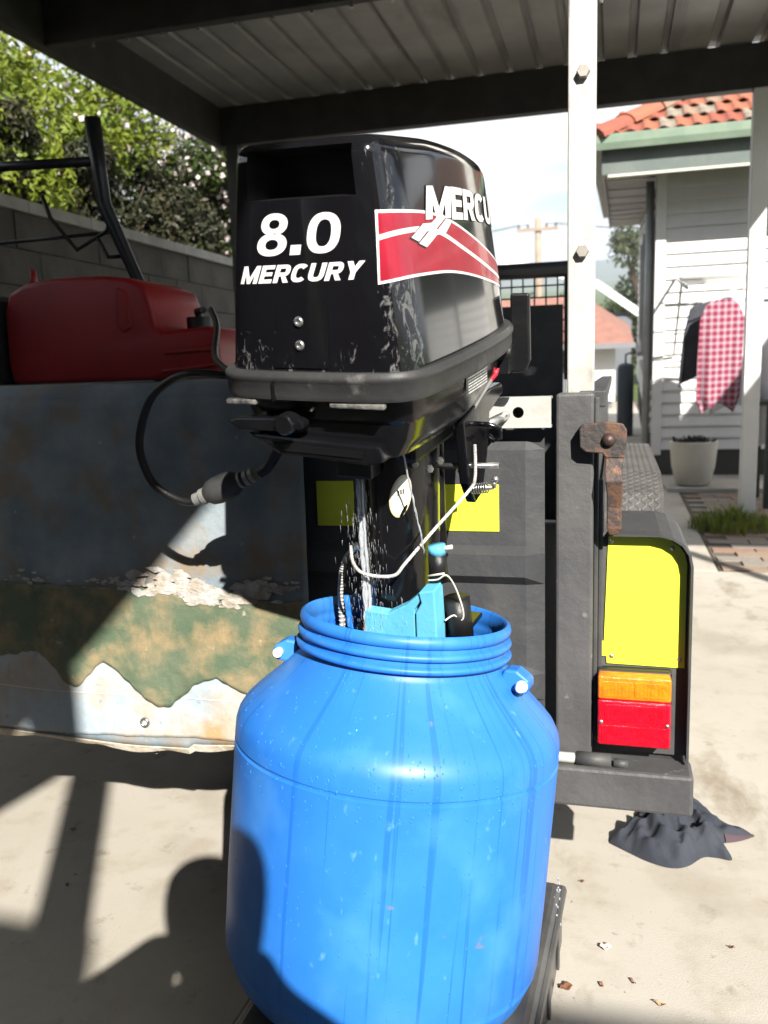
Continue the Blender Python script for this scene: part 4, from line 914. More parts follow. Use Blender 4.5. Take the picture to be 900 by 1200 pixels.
def loft(name, mat, top, bot, off, n=44, rows=10, parent=None):
    def li(pl, u):
        L_ = [0]
        for p, q in zip(pl, pl[1:]): L_.append(L_[-1]+math.hypot(p[0]-q[0], (p[1]-q[1])*.25))
        d = u*L_[-1]
        for k in range(len(pl)-1):
            if d <= L_[k+1]+1e-9:
                f = (d-L_[k])/(L_[k+1]-L_[k]); return (pl[k][0]+(pl[k+1][0]-pl[k][0])*f, pl[k][1]+(pl[k+1][1]-pl[k][1])*f)
    top = catmull(top, 8); bot = catmull(bot, 8); m_ = MB()
    def fn(u, v):
        a, b = li(top, u), li(bot, u); return cowl(a[0]+(b[0]-a[0])*v, a[1]+(b[1]-a[1])*v, off)
    m_.grid(fn, n, rows); return m_.build(name, mat, parent or cw, local=True, smooth=True, fix=False)
dec_w = M('decal_white', (.80,.80,.78), rough=.3, coat=.3); dec_r = M('decal_red', (.33,.012,.03), (.28,.01,.025), 30, rough=.25, coat=.3); dec_k = M('decal_black', (.006,.006,.007), rough=.3)
top_e = [(.107,.640),(.144,.636),(.204,.626),(.250,.605),(.308,.565),(.392,.487),(.48,.40),(.545,.335)]; bot_e = [(.100,.375),(.144,.388),(.226,.381),(.284,.365),(.350,.335),(.434,.288),(.50,.25),(.545,.225)]
def shift(pl, ds, dt): return [(s+ds, t+dt) for s, t in pl]
te2 = [(s+(-.003 if i == 0 else .002 if i == len(top_e)-1 else 0), t+.012) for i, (s, t) in enumerate(top_e)]; be2 = [(s+(-.003 if i == 0 else .002 if i == len(bot_e)-1 else 0), t-.012) for i, (s, t) in enumerate(bot_e)]
loft('decal_border', dec_w, te2, be2, .0004, 90); loft('decal_swoosh', dec_r, top_e, bot_e, .0006, 90)
st = [(.104,.545),(.130,.560),(.180,.566),(.218,.556),(.256,.530),(.328,.455),(.420,.365),(.47,.32),(.545,.262)]
loft('decal_stripe', dec_w, shift(st,0,.010), shift(st,0,-.010), .0008, 90, 2)
def poly_decal(name, mat, pts, off):
    bm = bmesh.new(); f = bm.faces.new([bm.verts.new((s, t*.3, 0)) for s, t in pts])
    bmesh.ops.triangulate(bm, faces=bm.faces)
    for _ in range(3):
        es = [e for e in bm.edges if e.calc_length() > .004]
        if es: bmesh.ops.subdivide_edges(bm, edges=es, cuts=1); bmesh.ops.triangulate(bm, faces=bm.faces)
    for v in bm.verts: v.co = cowl(v.co.x, v.co.y/.3, off)
    me = bpy.data.meshes.new(name); bm.to_mesh(me); bm.free(); me.materials.append(mat); me.shade_smooth()
    o = bpy.data.objects.new(name, me); COL.objects.link(o); o.parent = cw; FRAME[o] = FRAME[mot]; return o
def grow(pts, k):
    cx = sum(p[0] for p in pts)/len(pts); cy = sum(p[1] for p in pts)/len(pts); return [(cx+(s-cx)*k, cy+(t-cy)*k) for s, t in pts]
wA = [(.158,.535),(.194,.585),(.220,.585),(.252,.622),(.270,.605),(.234,.560),(.208,.560),(.176,.515)]; wB = [(.176,.508),(.210,.553),(.236,.553),(.270,.598),(.292,.590),(.260,.533),(.232,.533),(.196,.488)]
for w in (wA, wB): poly_decal('decal_wave_outline', dec_k, grow(w, 1.10), .0009); poly_decal('decal_wave', dec_w, w, .0012)
# rear and side lettering, drawn as heavy block capitals
def arc_ring(cx, cy, rx, ry, th, a0, a1, n=26, p=2.6, thy=None):
    """thick super-elliptic arc as quads"""
    out = []
    def pt(a, rx, ry):
        c, s = math.cos(a), math.sin(a); return (cx+rx*math.copysign(abs(c)**(2/p), c), cy+ry*math.copysign(abs(s)**(2/p), s))
    thy = thy or th
    for i in range(n):
        u, v = a0+(a1-a0)*i/n, a0+(a1-a0)*(i+1)/n
        out.append([pt(u,rx,ry), pt(v,rx,ry), pt(v,rx-th,ry-thy), pt(u,rx-th,ry-thy)])
    return out
def rect(x0, y0, x1, y1): return [[(x0,y0),(x1,y0),(x1,y1),(x0,y1)]]
TAU = 2*PI
GL = {
 'M': (1.12, rect(0,0,.27,1)+rect(.85,0,1.12,1)+[[(.27,1),(.27,.52),(.45,0),(.56,0),(.56,.34)],[(.85,1),(.56,.34),(.56,0),(.67,0),(.85,.52)]]),
 'E': (.78, rect(0,0,.28,1)+rect(.28,.78,.78,1)+rect(.28,.40,.72,.61)+rect(.28,0,.78,.22)),
 'R': (.90, rect(0,0,.28,1)+rect(.28,.79,.56,1)+rect(.28,.36,.56,.57)+arc_ring(.56,.68,.32,.32,.27,-PI/2,PI/2,14,2.3,.21)+[[(.40,.36),(.66,.36),(.92,0),(.61,0)]]),
 'C': (.90, arc_ring(.46,.5,.46,.5,.27,R_(42),R_(318),30,2.5,.22)),
 'U': (.90, rect(0,.42,.28,1)+rect(.62,.42,.90,1)+arc_ring(.45,.42,.45,.42,.28,PI,TAU,20,2.5,.22)),
 'Y': (.94, [[(0,1),(.31,1),(.61,.46),(.61,.40),(.33,.40)],[(.94,1),(.63,1),(.42,.60),(.33,.40),(.61,.40)]]+rect(.33,0,.61,.40)),
 '8': (.82, arc_ring(.41,.745,.37,.255,.225,0,TAU,36,2.2,.15)+arc_ring(.41,.27,.41,.27,.235,0,TAU,36,2.2,.15)+rect(.22,.46,.60,.57)),
 '0': (.86, arc_ring(.43,.5,.43,.5,.235,0,TAU,44,2.4,.17)),
 '.': (.28, rect(0,0,.28,.24)),
}
def letter_decal(name, text, mat, fmap, shear=0., gap=.10, fat=0.):
    """fmap: (u,v) in 0..1 of the text box -> point on the cowl"""
    x = 0.; polys = []
    for ch in text:
        w, ps = GL[ch]
        for p_ in ps:
            cx = sum(q[0] for q in p_)/len(p_); cy = sum(q[1] for q in p_)/len(p_)
            polys.append([(x+px + (fat if px > cx else -fat), py + (fat if py > cy else -fat)) for px, py in p_])
        x += w + gap
    W_ = x-gap; bm = bmesh.new()
    for p_ in polys:
        try: bm.faces.new([bm.verts.new((px + shear*(py-.0), py, 0)) for px, py in p_])
        except ValueError: pass
    bmesh.ops.triangulate(bm, faces=bm.faces)
    for _ in range(3):
        es = [e for e in bm.edges if e.calc_length() > .16]
        if es: bmesh.ops.subdivide_edges(bm, edges=es, cuts=1); bmesh.ops.triangulate(bm, faces=bm.faces)
    for v in bm.verts: v.co = fmap(v.co.x/W_, v.co.y)
    me = bpy.data.meshes.new(name); bm.to_mesh(me); bm.free(); me.materials.append(mat); me.shade_smooth()
    o = bpy.data.objects.new(name, me); COL.objects.link(o); o.parent = cw; FRAME[o] = FRAME[mot]; return o
def quad(c00, c10, c01, c11, off):
    def f(u, v):
        s = (c00[0]*(1-u)+c10[0]*u)*(1-v) + (c01[0]*(1-u)+c11[0]*u)*v; t = (c00[1]*(1-u)+c10[1]*u)*(1-v) + (c01[1]*(1-u)+c11[1]*u)*v
        return cowl(s, t, off)
    return f
q8 = ((-.072,.488),(.050,.496),(-.061,.662),(.061,.652)); qm = ((-.099,.376),(.075,.387),(-.091,.450),(.085,.460))
letter_decal('number_decal', '8.0', dec_w, quad(*q8, .0006), .0, .12); letter_decal('maker_name_decal', 'MERCURY', dec_w, quad(*qm, .0006), .0, .10)
for nm, mt, off, ft_ in (('outline', dec_k, .0009, .022), ('decal', dec_w, .0012, 0.)):
    letter_decal('maker_initial_'+nm, 'M', mt, quad((.204,.600),(.288,.600),(.220,.738),(.302,.738), off), 0., .1, ft_)
    letter_decal('maker_name_'+nm, 'ERCURY', mt, quad((.292,.594),(.606,.594),(.304,.740),(.616,.740), off), 0., .07, ft_)
# latch plate and screws on the rear
loft('latch_plate', cowl_m, [(-.042,.278),(-.034,.292),(.02,.296),(.029,.283)], [(-.048,.02),(-.02,.02),(.01,.02),(.026,.02)], .0018, 20, 10)
for t in (.218,.118):
    p = Vector(cowl(-.011, t, .002)); b_ = MB(); mt = Matrix.Translation(p) @ Matrix.Rotation(PI/2-.06,4,'X')
    b_.lathe([(0,.0015),(.0022,.0016),(.003,.003),(.0052,.0026),(.0062,0)], 18, mt); b_.build('screw', bright_metal, cw, local=True, smooth=True)
# rubber seal band
def ringband(name, mat, prof, n=150, gap=None, scale=1., parent=mot):
    """prof = closed outline of (offset outward, z)"""
    m_ = MB(); k = len(prof); vs = []; fs = []
    for i in range(n):
        s = -SMAX + 2*SMAX*i/n; x, y, nx, ny = plan(s)
        for o, z in prof: vs.append((x*scale+nx*o, .22+(y-.22)*scale+ny*o, z))
    for i in range(n):
        i2 = (i+1) % n
        for j in range(k): fs.append((i*k+j, i2*k+j, i2*k+(j+1)%k, i*k+(j+1)%k))
    m_.add(vs, fs); return m_.build(name, mat, parent, local=True, auto=45)
rub = M('seal_rubber', (.026,.026,.027), (.045,.044,.043), 10, .4, .65, .5, bump=.12, bscale=60, c3=(.14,.135,.13), s3=22, lo3=.62, hi3=.75)
sb_ = ringband('seal_band', rub, [(-.004,.017),(.009,.018),(.0135,.013),(.0135,.008),(.0115,.006),(.0115,-.010),(.009,-.016),(-.004,-.017)])
m_ = MB(); x, y, nx, ny = plan(-.045); m_.bb((x-.0009,y-.016,-.0165), (x+.0009,y-.010,.007)); m_.build('band_joint', dec_k, sb_, local=True)
# lower pan
def pan(name, mat, rows, n=120, parent=mot):
    """rows: (z, scale x, y rear, y front)"""
    m_ = MB(); vs = []; fs = []; k = len(rows)
    for i in range(n):
        s = -SMAX + 2*SMAX*i/n; x, y, nx, ny = plan(s); fy = (y+.004)/(.485+.004)
        for z, sc, y0, y1 in rows: vs.append((x*sc, y0+(y1-y0)*fy, z+ (.0 if fy < .3 else (fy-.3)*0)))
    for i in range(n):
        i2 = (i+1) % n
        for j in range(k-1): fs.append((i*k+j, i2*k+j, i2*k+j+1, i*k+j+1))
    fs.append(tuple(i*k+k-1 for i in range(n))); m_.add(vs, fs); return m_.build(name, mat, parent, local=True, auto=32)
lp = pan('lower_pan', blk, [(-.0165,.965,.010,.470),(-.030,.955,.012,.465),(-.046,.945,.016,.455),(-.050,.925,.02,.45),(-.072,.86,.02,.42),(-.092,.77,.025,.38),(-.098,.70,.04,.36)])
# rear latch lever, knob, slot plate
m_ = MB(); m_.prism([(-.124,-.048),(-.108,-.042),(-.050,-.040),(-.020,-.040),(-.014,-.047),(-.016,-.054),(-.05,-.058),(-.108,-.058)], -.006, .012, 'xz'); m_.build('latch_lever', blk, mot, local=True, bevel=.003)
m_ = MB(); m_.lathe([(0,.012),(.011,.012),(.0135,.009),(.014,-.02)], 24, Matrix.Translation((-.036,-.006,-.046)) @ Matrix.Rotation(PI/2,4,'X')); m_.build('starter_knob', blk, mot, local=True, auto=40)
m_ = MB(); m_.prism([(-.105,-.064),(.078,-.072),(.084,-.092),(.060,-.098),(-.060,-.090)], .006, .036, 'xz'); m_.build('rear_grip', blk, mot, local=True, bevel=.004)
m_ = MB(); m_.prism([(-.075,-.074),(.060,-.080),(.056,-.088),(-.055,-.084)], .0040, .0058, 'xz'); m_.build('grip_slot', dec_k, mot, local=True)
m_ = MB()
for k, (x0, x1) in enumerate(((-.118,-.075),(.025,.095))): m_.bb((x0,-.0115,-.024), (x1,-.002,-.0175))
m_.build('seal_lip', M('worn_edge', (.16,.155,.14), (.03,.03,.03), 40, rough=.5, bump=.5), mot, local=True, bevel=.002)
# warning label on the pan: print, not readable
def side_pt(y, z, off=.001):
    fy = (y-.014)/(.458-.014); best = None
    for i in range(0, 200):
        s = SMAX*i/200; x, yy, nx, ny = plan(s)
        f = (yy+.004)/.489
        if abs(x) > .05:
            if best is None or abs(f-fy) < best[0]: best = (abs(f-fy), x)
    sc = .955 if z > -.046 else .945
    return (best[1]*.953+off, y, z)
m_ = MB(); rl = random.Random(8)
m_.grid(lambda u, v: side_pt(.185+.095*u, -.022-.026*v, .0018), 10, 2); m_.build('warning_label', dec_k, lp, local=True, fix=False)
m_ = MB()
for r in range(6):
    y = .190; z = -.0245 - r*.0040
    while y < .272:
        w = rl.uniform(.002,.0075); a = side_pt(y, z, .0032); b = side_pt(min(y+w,.275), z, .0032)
        m_.add([a, b, (b[0],b[1],b[2]-.0017), (a[0],a[1],a[2]-.0017)], [(0,1,2,3)]); y += w+.0018
m_.build('label_print', dec_w, lp, local=True, fix=False)
# mid section and leg
m_ = MB(); m_.bb((-.062,.14,-.135), (.072,.30,-.095)); m_.build('exhaust_block', blk_d, mot, local=True, bevel=.008)
m_ = MB(); m_.bb((-.035,.105,-.150), (.02,.150,-.10)); m_.build('idle_outlet', blk_d, mot, local=True, bevel=.005)
def legsec(z, w, l, y): return [(.018+w*.5*math.copysign(abs(math.cos(a))**.75, math.cos(a)), y+l*.5*math.copysign(abs(math.sin(a))**.9, math.sin(a)), z) for a in [2*PI*i/36 for i in range(36)]]
m_ = MB(); vs = []; zz = [(-.12,.100,.16,.215),(-.18,.098,.15,.212),(-.30,.094,.145,.21),(-.40,.088,.15,.212),(-.50,.07,.16,.215),(-.62,.05,.17,.22)]
for a in zz: vs += legsec(*a)
m_.add(vs, [(i*36+j, i*36+(j+1)%36, (i+1)*36+(j+1)%36, (i+1)*36+j) for i in range(len(zz)-1) for j in range(36)]); leg_o = m_.build('leg', blk, mot, local=True, smooth=True)
m_ = MB(); m_.prism([(-.06,.10),(.10,.10),(.11,.3),(-.07,.3)], -.432, -.424, 'xy'); m_.build('anti_splash_plate', blk, mot, local=True, bevel=.002)
m_ = MB(); m_.tube([(.018,.05,-.60),(.018,.12,-.60),(.018,.26,-.60),(.018,.36,-.60)], [.02,.034,.034,.008], 16); m_.build('gearcase', blk, mot, local=True, smooth=True)
for k in range(3):
    mt = Matrix.Translation((.018,.07,-.60)) @ Matrix.Rotation(2*PI*k/3,4,'Y'); m_ = MB()
    m_.grid(lambda u, v: ((u-.5)*.07*(1-.3*abs(v-.5)), (u-.5)*.035, .02+.075*v - .015*(2*u-1)**2*v), 8, 6, mt); m_.build('propeller_blade', blk, mot, local=True, solid=.004, smooth=True, fix=False)
# oval badge on the leg
def legpt(u, v, off):
    ang = R_(-64) + u; z = -.182 + v; w = .098; l = .15
    c, s = math.cos(ang), math.sin(ang); return (.018+(w*.5+off)*math.copysign(abs(c)**.75, c), .212+(l*.5+off)*math.copysign(abs(s)**.9, s), z)
def oval(name, mat, ru, rv, off, du=0, dv=0):
    m_ = MB(); n = 28; vs = [legpt(du,dv,off)] + [legpt(du+ru*math.cos(a)+.10*math.sin(a), dv+rv*math.sin(a), off) for a in [2*PI*i/n for i in range(n)]]
    m_.add(vs, [(0,1+i,1+(i+1)%n) for i in range(n)]); m_.build(name, mat, leg_o, local=True, smooth=True, fix=False)
oval('oval_badge', M('badge_gold', (.66,.58,.34), rough=.35, metal=.2), .30, .0305, .0015); oval('oval_badge_face', M('badge_cream', (.80,.77,.66), rough=.35), .265, .027, .0022)
m_ = MB()
for k, (u, v, w) in enumerate(((-.07,.006,.05),(.0,.0075,.05),(.07,.008,.05))):
    a, b = u-w/2, u+w/2; m_.add([legpt(a,v-.004,.0028), legpt(b,v-.004,.0028), legpt(b,v+.003,.0028), legpt(a,v+.003,.0028)], [(0,1,2,3)])
m_.build('badge_print', M('badge_ink', (.12,.12,.10), rough=.5), leg_o, local=True, fix=False)
oval('badge_wear', blk, .055, .009, .0028, .05, -.021)
# swivel and clamp brackets that grip the tailgate rail
m_ = MB(); m_.tube([(.025,.30,-.10),(.025,.30,-.32)], .026, 16); m_.build('swivel_tube', blk_d, mot, local=True, smooth=True)
for x in (-.07,.086):
    m_ = MB(); m_.prism([(.25,-.10),(.32,-.085),(.38,-.08),(.45,-.083),(.455,-.10),(.38,-.115),(.365,-.18),(.335,-.235),(.30,-.24),(.27,-.20)], x, x+.016, 'yz'); m_.build('clamp_bracket', blk, mot, local=True, bevel=.003)
    m_ = MB(); m_.tube([(x+.008,.40,-.14),(x+.008,.56,-.155)], .008, 10); m_.build('clamp_screw', bright_metal, mot, local=True, smooth=True)
m_ = MB(); m_.tube([(.098,.32,-.120),(.118,.325,-.122),(.132,.33,-.128),(.133,.33,-.142),(.122,.33,-.148),(.114,.33,-.140)], .004, 8); m_.build('hook', blk, mot, local=True, smooth=True)
m_ = MB(); m_.tube([(.05,.28,-.178),(.145,.28,-.171)], .0045, 10); m_.build('tilt_pin', bright_metal, mot, local=True, smooth=True)
m_ = MB(); m_.tube([(.10,.28,-.212),(.136,.28,-.205)], .004, 8); m_.tube([(.136,.28,-.205),(.138,.28,-.196)], .004, 8); m_.lathe([(0,-.005),(.004,-.004),(.0055,0),(.004,.004),(0,.005)], 12, Matrix.Translation((.139,.28,-.193))); m_.build('retaining_pin', bright_metal, mot, local=True, smooth=True)
m_ = MB(); m_.tube([(.102+.026*i/70, .28+.0075*math.cos(i*.63), -.211+.0045*i/70+.0075*math.sin(i*.63)) for i in range(71)], .0012, 5); m_.build('spring', bright_metal, mot, local=True, smooth=True)
for p in ((.060,.16,-.140),(.078,.17,-.148),(.088,.185,-.14)):
    m_ = MB(); m_.lathe([(0,.006),(.004,.006),(.0055,.003),(.006,0)], 6, Matrix.Translation(p) @ Matrix.Rotation(PI/2,4,'X') @ Matrix.Rotation(.5,4,'Y')); m_.build('bolt', bright_metal, mot, local=True)
# shift lever flap and cable at the front of the cowl
m_ = MB(); m_.prism([(.118,.058),(.148,.058),(.150,-.045),(.142,-.064),(.118,-.066)], .44, .452, 'xz'); m_.build('shift_lever', blk_d, mot, local=True, bevel=.003)
m_ = MB(); m_.lathe([(0,.02),(.012,.02),(.018,.012),(.018,-.01)], 16, Matrix.Translation((.108,.42,-.03)) @ Matrix.Rotation(PI/2,4,'Y')); m_.bb((.095,.405,-.06), (.125,.44,-.03)); m_.build('lever_pivot', blk_d, mot, local=True, auto=40)
m_ = MB(); m_.tube([(.098,.35,-.070),(.108,.358,-.063),(.117,.362,-.052),(.118,.365,-.044)], .0042, 8); m_.build('red_lead', M('red_rubber', (.55,.02,.04), rough=.4), mot, local=True, smooth=True)
m_ = MB(); m_.tube([(.094,.30,-.098),(.100,.33,-.078),(.108,.355,-.060)], .007, 8); m_.build('front_edge_strip', M('worn_alloy', (.4,.39,.37), rough=.4, metal=.5), mot, local=True, smooth=True)
# ------------------------------------------------------------------ things at the drum mouth (motor frame, then laid out)
MM = FRAME[mot]
def mw(p): return MM @ Vector(p)
def mthing(name, label, cat, p): return thing(name, label, cat, mw(p))
rope = mthing('tie_rope', 'thin white braided rope tied round the motor leg and up to the clamp', 'rope', (.02,.1,-.29))
m_ = MB(); cpts = catmull([(-.034,.135,-.262),(-.02,.112,-.277),(.003,.100,-.286),(.040,.112,-.289),(.052,.13,-.276),(.075,.18,-.245),(.108,.25,-.203),(.113,.262,-.190),(.112,.27,-.165),(.110,.275,-.14)], 6)
m_.tube([mw(p) for p in cpts], .0024, 8)
def cordmat():
    m = M('cord_white', (.80,.79,.76), (.72,.70,.67), 160, .4, .6, .85, bump=.8, bscale=300); return m
m_.build('cord', cordmat(), rope, smooth=True)
m_ = MB()
for i in range(0, len(cpts)-1):
    a, b = mw(cpts[i]), mw(cpts[i+1])
    for q in (0., .5):
        p = a.lerp(b, q); d = (b-a).normalized(); m_.tube([p-d*.0005, p+d*.0007], .00255, 8)
m_.build('cord_fleck', M('cord_fleck', (.30,.29,.28), rough=.9), rope, smooth=True)
fh_ = mthing('flushing_hose', 'thin grey ribbed hose dipping into the left of the drum', 'hose', (-.09,.2,-.4))
m_ = MB(); hp = catmull([(-.050,.195,-.290),(-.068,.20,-.300),(-.082,.20,-.325),(-.090,.20,-.365),(-.092,.20,-.42),(-.09,.2,-.48)], 8); m_.tube([mw(p) for p in hp], .0042, 10); m_.build('hose', M('hose_grey', (.42,.41,.39), rough=.6), fh_, smooth=True)
m_ = MB()
for i, p in enumerate(hp[6:]):
    d = Vector((0,0,1)); m_.tube([mw(Vector(p)-d*.0012), mw(Vector(p)+d*.0012)], .0052, 10)
m_.build('hose_rib', M('hose_rib', (.5,.49,.47), rough=.6), fh_, smooth=True)
m_ = MB(); m_.cyl(mw((-.058,.196,-.287)), mw((-.040,.194,-.287)), .0065, 10); m_.build('hose_clip', bright_metal, fh_)
blkt = mthing('blue_block', 'light blue painted timber block wedged against the motor leg in the drum mouth', 'timber block', (.05,.12,-.43))
bp = M('flaky_light_blue', (.10,.42,.62), (.13,.48,.66), 12, .4, .6, .65, bump=.15, bscale=45, c3=(.45,.42,.36), s3=30, lo3=.70, hi3=.76)
m_ = MB(); m_.prism([(-.006,-.346),(.030,-.347),(.058,-.330),(.078,-.311),(.082,-.318),(.072,-.335),(.070,-.46),(-.008,-.46)], .108, .126, 'xz', MM); m_.build('board', bp, blkt, bevel=.002)
m_ = MB(); m_.prism([(.080,-.306),(.103,-.300),(.105,-.36),(.104,-.46),(.0735,-.46),(.0745,-.338),(.0835,-.322)], .104, .140, 'xz', MM); m_.build('board', bp, blkt, bevel=.002)
wr = mthing('wire_tie', 'black strap and thin wire loop at the right of the blue block', 'strap', (.11,.15,-.33))
m_ = MB(); m_.tube([mw((.094,.145,-.262)), mw((.096,.145,-.303))], [.013,.014], 12); m_.build('strap', blk_d, wr, smooth=True)
m_ = MB(); m_.tube([mw((.094,.145,-.250)), mw((.095,.145,-.263))], .0125, 12); m_.build('blue_collar', bp, wr, smooth=True)
m_ = MB(); m_.tube([mw(p) for p in catmull([(.085,.130,-.298),(.10,.128,-.294),(.113,.13,-.287),(.122,.14,-.31),(.130,.145,-.345),(.128,.145,-.36),(.118,.14,-.352),(.108,.13,-.357)], 6)], .0013, 6); m_.tube([mw((.085,.129,-.291)), mw((.110,.129,-.284))], .0015, 6); m_.tube([mw((.100,.145,-.255)), mw((.117,.145,-.250))], .0032, 8); m_.build('wire_loop', M('pale_wire', (.62,.58,.5), rough=.5), wr, smooth=True)
m_ = MB(); m_.tube([mw((.115,.16,-.335)), mw((.120,.16,-.40))], .020, 14); m_.build('side_tube', blk_d, wr, smooth=True)

# running water: cooling stream, second trickle, spray and drips
wat = M('falling_water', (.86,.90,.95), rough=.12, trans=.55, ior=1.33, spec=.6)
def strand(mb, p0, p1, r, seed, jit=.002, n=26):
    q = random.Random(seed); p0, p1 = Vector(p0), Vector(p1); pts = []; rs = []
    for i in range(n+1):
        f = i/n; pts.append(p0.lerp(p1, f) + Vector((q.uniform(-jit,jit), q.uniform(-jit,jit), 0))*(.3+f)); rs.append(r*q.uniform(.5,1.2))
    mb.tube([mw(p) for p in pts], rs, 6)
ws = mthing('water_stream', 'white stream of cooling water falling from the motor into the drum', 'water', (-.005,.12,-.36))
m_ = MB()
for k in range(16): strand(m_, (-.003+random.uniform(-.004,.004), .115+random.uniform(-.004,.004), -.148), (-.008+random.uniform(-.010,.010), .118+random.uniform(-.01,.01), -.45), random.uniform(.0012,.0034), 30+k, .0016)
tag(m_.build('stream', wat, ws, smooth=True), None)
wt = mthing('water_trickle', 'thin trickle of water running down the right of the motor leg', 'water', (.07,.15,-.3))
m_ = MB()
for k in range(3): strand(m_, (.070,.095,-.100), (.074+random.uniform(-.002,.004),.155,-.275), random.uniform(.0006,.0014), 50+k, .001)
m_.build('trickle', wat, wt, smooth=True)
sp_ = MB(); q = random.Random(12)
for k in range(480):
    f = q.random(); x = -.004 + q.gauss(.012,.022)*(.35+f); y = .10+q.gauss(0,.012); z = -.165 - .24*f; l = q.uniform(.002,.013); r = q.uniform(.00007,.00018)
    if x > .075: continue
    sp_.tube([mw((x,y,z)), mw((x,y,z-l))], r, 5)
spo = near(sp_.build('water_spray', wat, base=mw((0,.1,-.36)), smooth=True)); tag(spo, 'fine spray of water droplets around the falling stream', 'water', kind='stuff')
sp_ = MB()
for k in range(14):
    z = .31 - .12*q.random(); x = -.075+q.gauss(0,.0025); sp_.tube([(x,1.20+q.gauss(0,.003),z), (x,1.20,z-q.uniform(.001,.008))], q.uniform(.0006,.0014), 5)
spo = near(sp_.build('water_drip', wat, base=(-.075,1.2,.02), smooth=True)); tag(spo, 'line of drops falling beside the right of the drum', 'water', kind='stuff')

# fuel line and primer bulb
fl_ = thing('fuel_line', 'black fuel hose looping from the tank to the motor with a primer bulb', 'hose', (-.70,1.25,.85))
m_ = MB(); fp = catmull([(-.88,1.80,1.205),(-.82,1.70,1.16),(-.74,1.52,1.09),(-.63,1.36,1.056),(-.60,1.26,1.056),(-.645,1.245,1.060),(-.69,1.25,1.05),(-.731,1.25,1.018),(-.755,1.25,.95),(-.742,1.25,.895),(-.715,1.25,.868),(-.671,1.25,.853),(-.635,1.25,.868)], 8); m_.tube(fp, .0068, 12); m_.build('hose', blk_d, fl_, smooth=True)
m_ = MB(); fp = catmull([(-.545,1.25,.900),(-.53,1.25,.91),(-.51,1.245,.935),(-.495,1.23,.955),(-.45,1.18,.97)], 6); m_.tube(fp, .0085, 12); m_.build('hose', blk_d, fl_, smooth=True)
ax_ = (Vector((-.533,1.25,.907))-Vector((-.671,1.25,.853))).normalized(); pb = Vector((-.650,1.25,.861)); mt = Matrix.Translation(pb) @ ax_.to_track_quat('Z','Y').to_matrix().to_4x4()
m_ = MB(); m_.lathe([(0,-.002),(.009,0),(.012,.010),(.020,.020),(.0225,.032),(.0225,.052),(.020,.066),(.012,.078),(.010,.085),(0,.086)], 28, mt); m_.build('primer_bulb', M('bulb_rubber', (.02,.02,.021), (.045,.045,.045), 14, rough=.5), fl_, smooth=True)
for z0, z1, r in ((-.012,-.001,.0105),(.002,.010,.0135),(.074,.080,.0135),(.086,.093,.0125),(.096,.103,.012)):
    m_ = MB(); m_.lathe([(0,z0),(r,z0),(r,z1),(0,z1)], 20, mt); m_.build('hose_clamp', M('clamp_grey', (.30,.29,.27), (.2,.2,.19), 30, rough=.45, metal=.3), fl_, auto=40)

# ------------------------------------------------------------------ cloth, leaves and litter on the slab
cl_ = thing('crumpled_cloth', 'crumpled dark grey cloth lying on the concrete below the tail lamp', 'cloth', (.13,1.92,0))
grey_cloth = M('grey_cloth', (.028,.032,.044), (.042,.047,.060), 7, rough=.95, bump=.3, bscale=260)
m_ = MB(); outl = [(-.010,1.878),(.02,1.855),(.07,1.82),(.115,1.805),(.15,1.818),(.185,1.86),(.215,1.865),(.243,1.862),(.240,1.90),(.232,1.925),(.265,1.945),(.300,1.975),(.27,2.0),(.24,2.03),(.205,2.085),(.175,2.12),(.14,2.12),(.12,2.07),(.09,2.06),(.05,2.02),(.025,1.93)]
oc = catmull(outl+[outl[0]], 6); cc = Vector((.125,1.93))
def fn(u, v):
    k = u*(len(oc)-1); i = min(int(k), len(oc)-2); f = k-i; p = Vector(oc[i]).lerp(Vector(oc[i+1]), f); r = v; xy = cc.lerp(p, r)
    prof = math.sqrt(max(0, 1-r*r)); h = .058*prof
    rid = 1-abs(noise.noise((xy.x*13+2, xy.y*9, .3)))*2.0; rid2 = 1-abs(noise.noise((xy.x*30, xy.y*24, 2.2)))*2
    h *= .30 + .75*rid + .30*rid2
    fw = .5+.5*(math.sin(xy.x*105 + xy.y*62 + 5.5*noise.noise((xy.x*11, xy.y*11, 5)))); fw2 = .5+.5*(math.sin(xy.x*-80 + xy.y*150 + 5*noise.noise((xy.x*8, xy.y*8, 9))))
    h = h*.75 + .019*min(1, (1-r)*4)*fw + .006*min(1, (1-r)*4)*fw2 + .006*(1-r)
    tail = max(0, min(1, (xy.x-.19)/.06)); h = h*(1-.45*tail) + .012*prof*(1-r)
    h += .010*min(1, (1-r)*6)*(.6+.4*rid2)
    return (xy.x, xy.y, max(.002, h) if r < .995 else .0015)
fn_ = fn
m_.grid(lambda u, v: (lambda p: (p[0]+.008, p[1]-.055, p[2]*.8))(fn_(u, v)), 200, 60); m_.build('cloth', grey_cloth, cl_, smooth=True, fix=False)
m_ = MB()
def fn2(u, v):
    a = Vector((.235,1.94)).lerp(Vector((.302,1.972)), u); w = (.012+.03*u*(1-u))*(1-u*.6); return (a.x-.35*w*(v-.5)*2, a.y+w*(v-.5)*2, .004+.016*(1-u)*(1-(2*v-1)**2))
m_.grid(lambda u, v: (lambda p: (p[0]+.008, p[1]-.055, p[2]))(fn2(u, v)), 14, 8); m_.build('cloth_corner', M('maroon_cloth', (.10,.045,.05), (.075,.05,.06), 10, rough=.95), cl_, smooth=True, fix=False)
leafb = M('dry_leaf', (.20,.09,.05), (.15,.065,.035), 40, rough=.8); leafp = M('pale_petal', (.70,.52,.45), (.75,.68,.62), 60, rough=.8)
rl = random.Random(21)
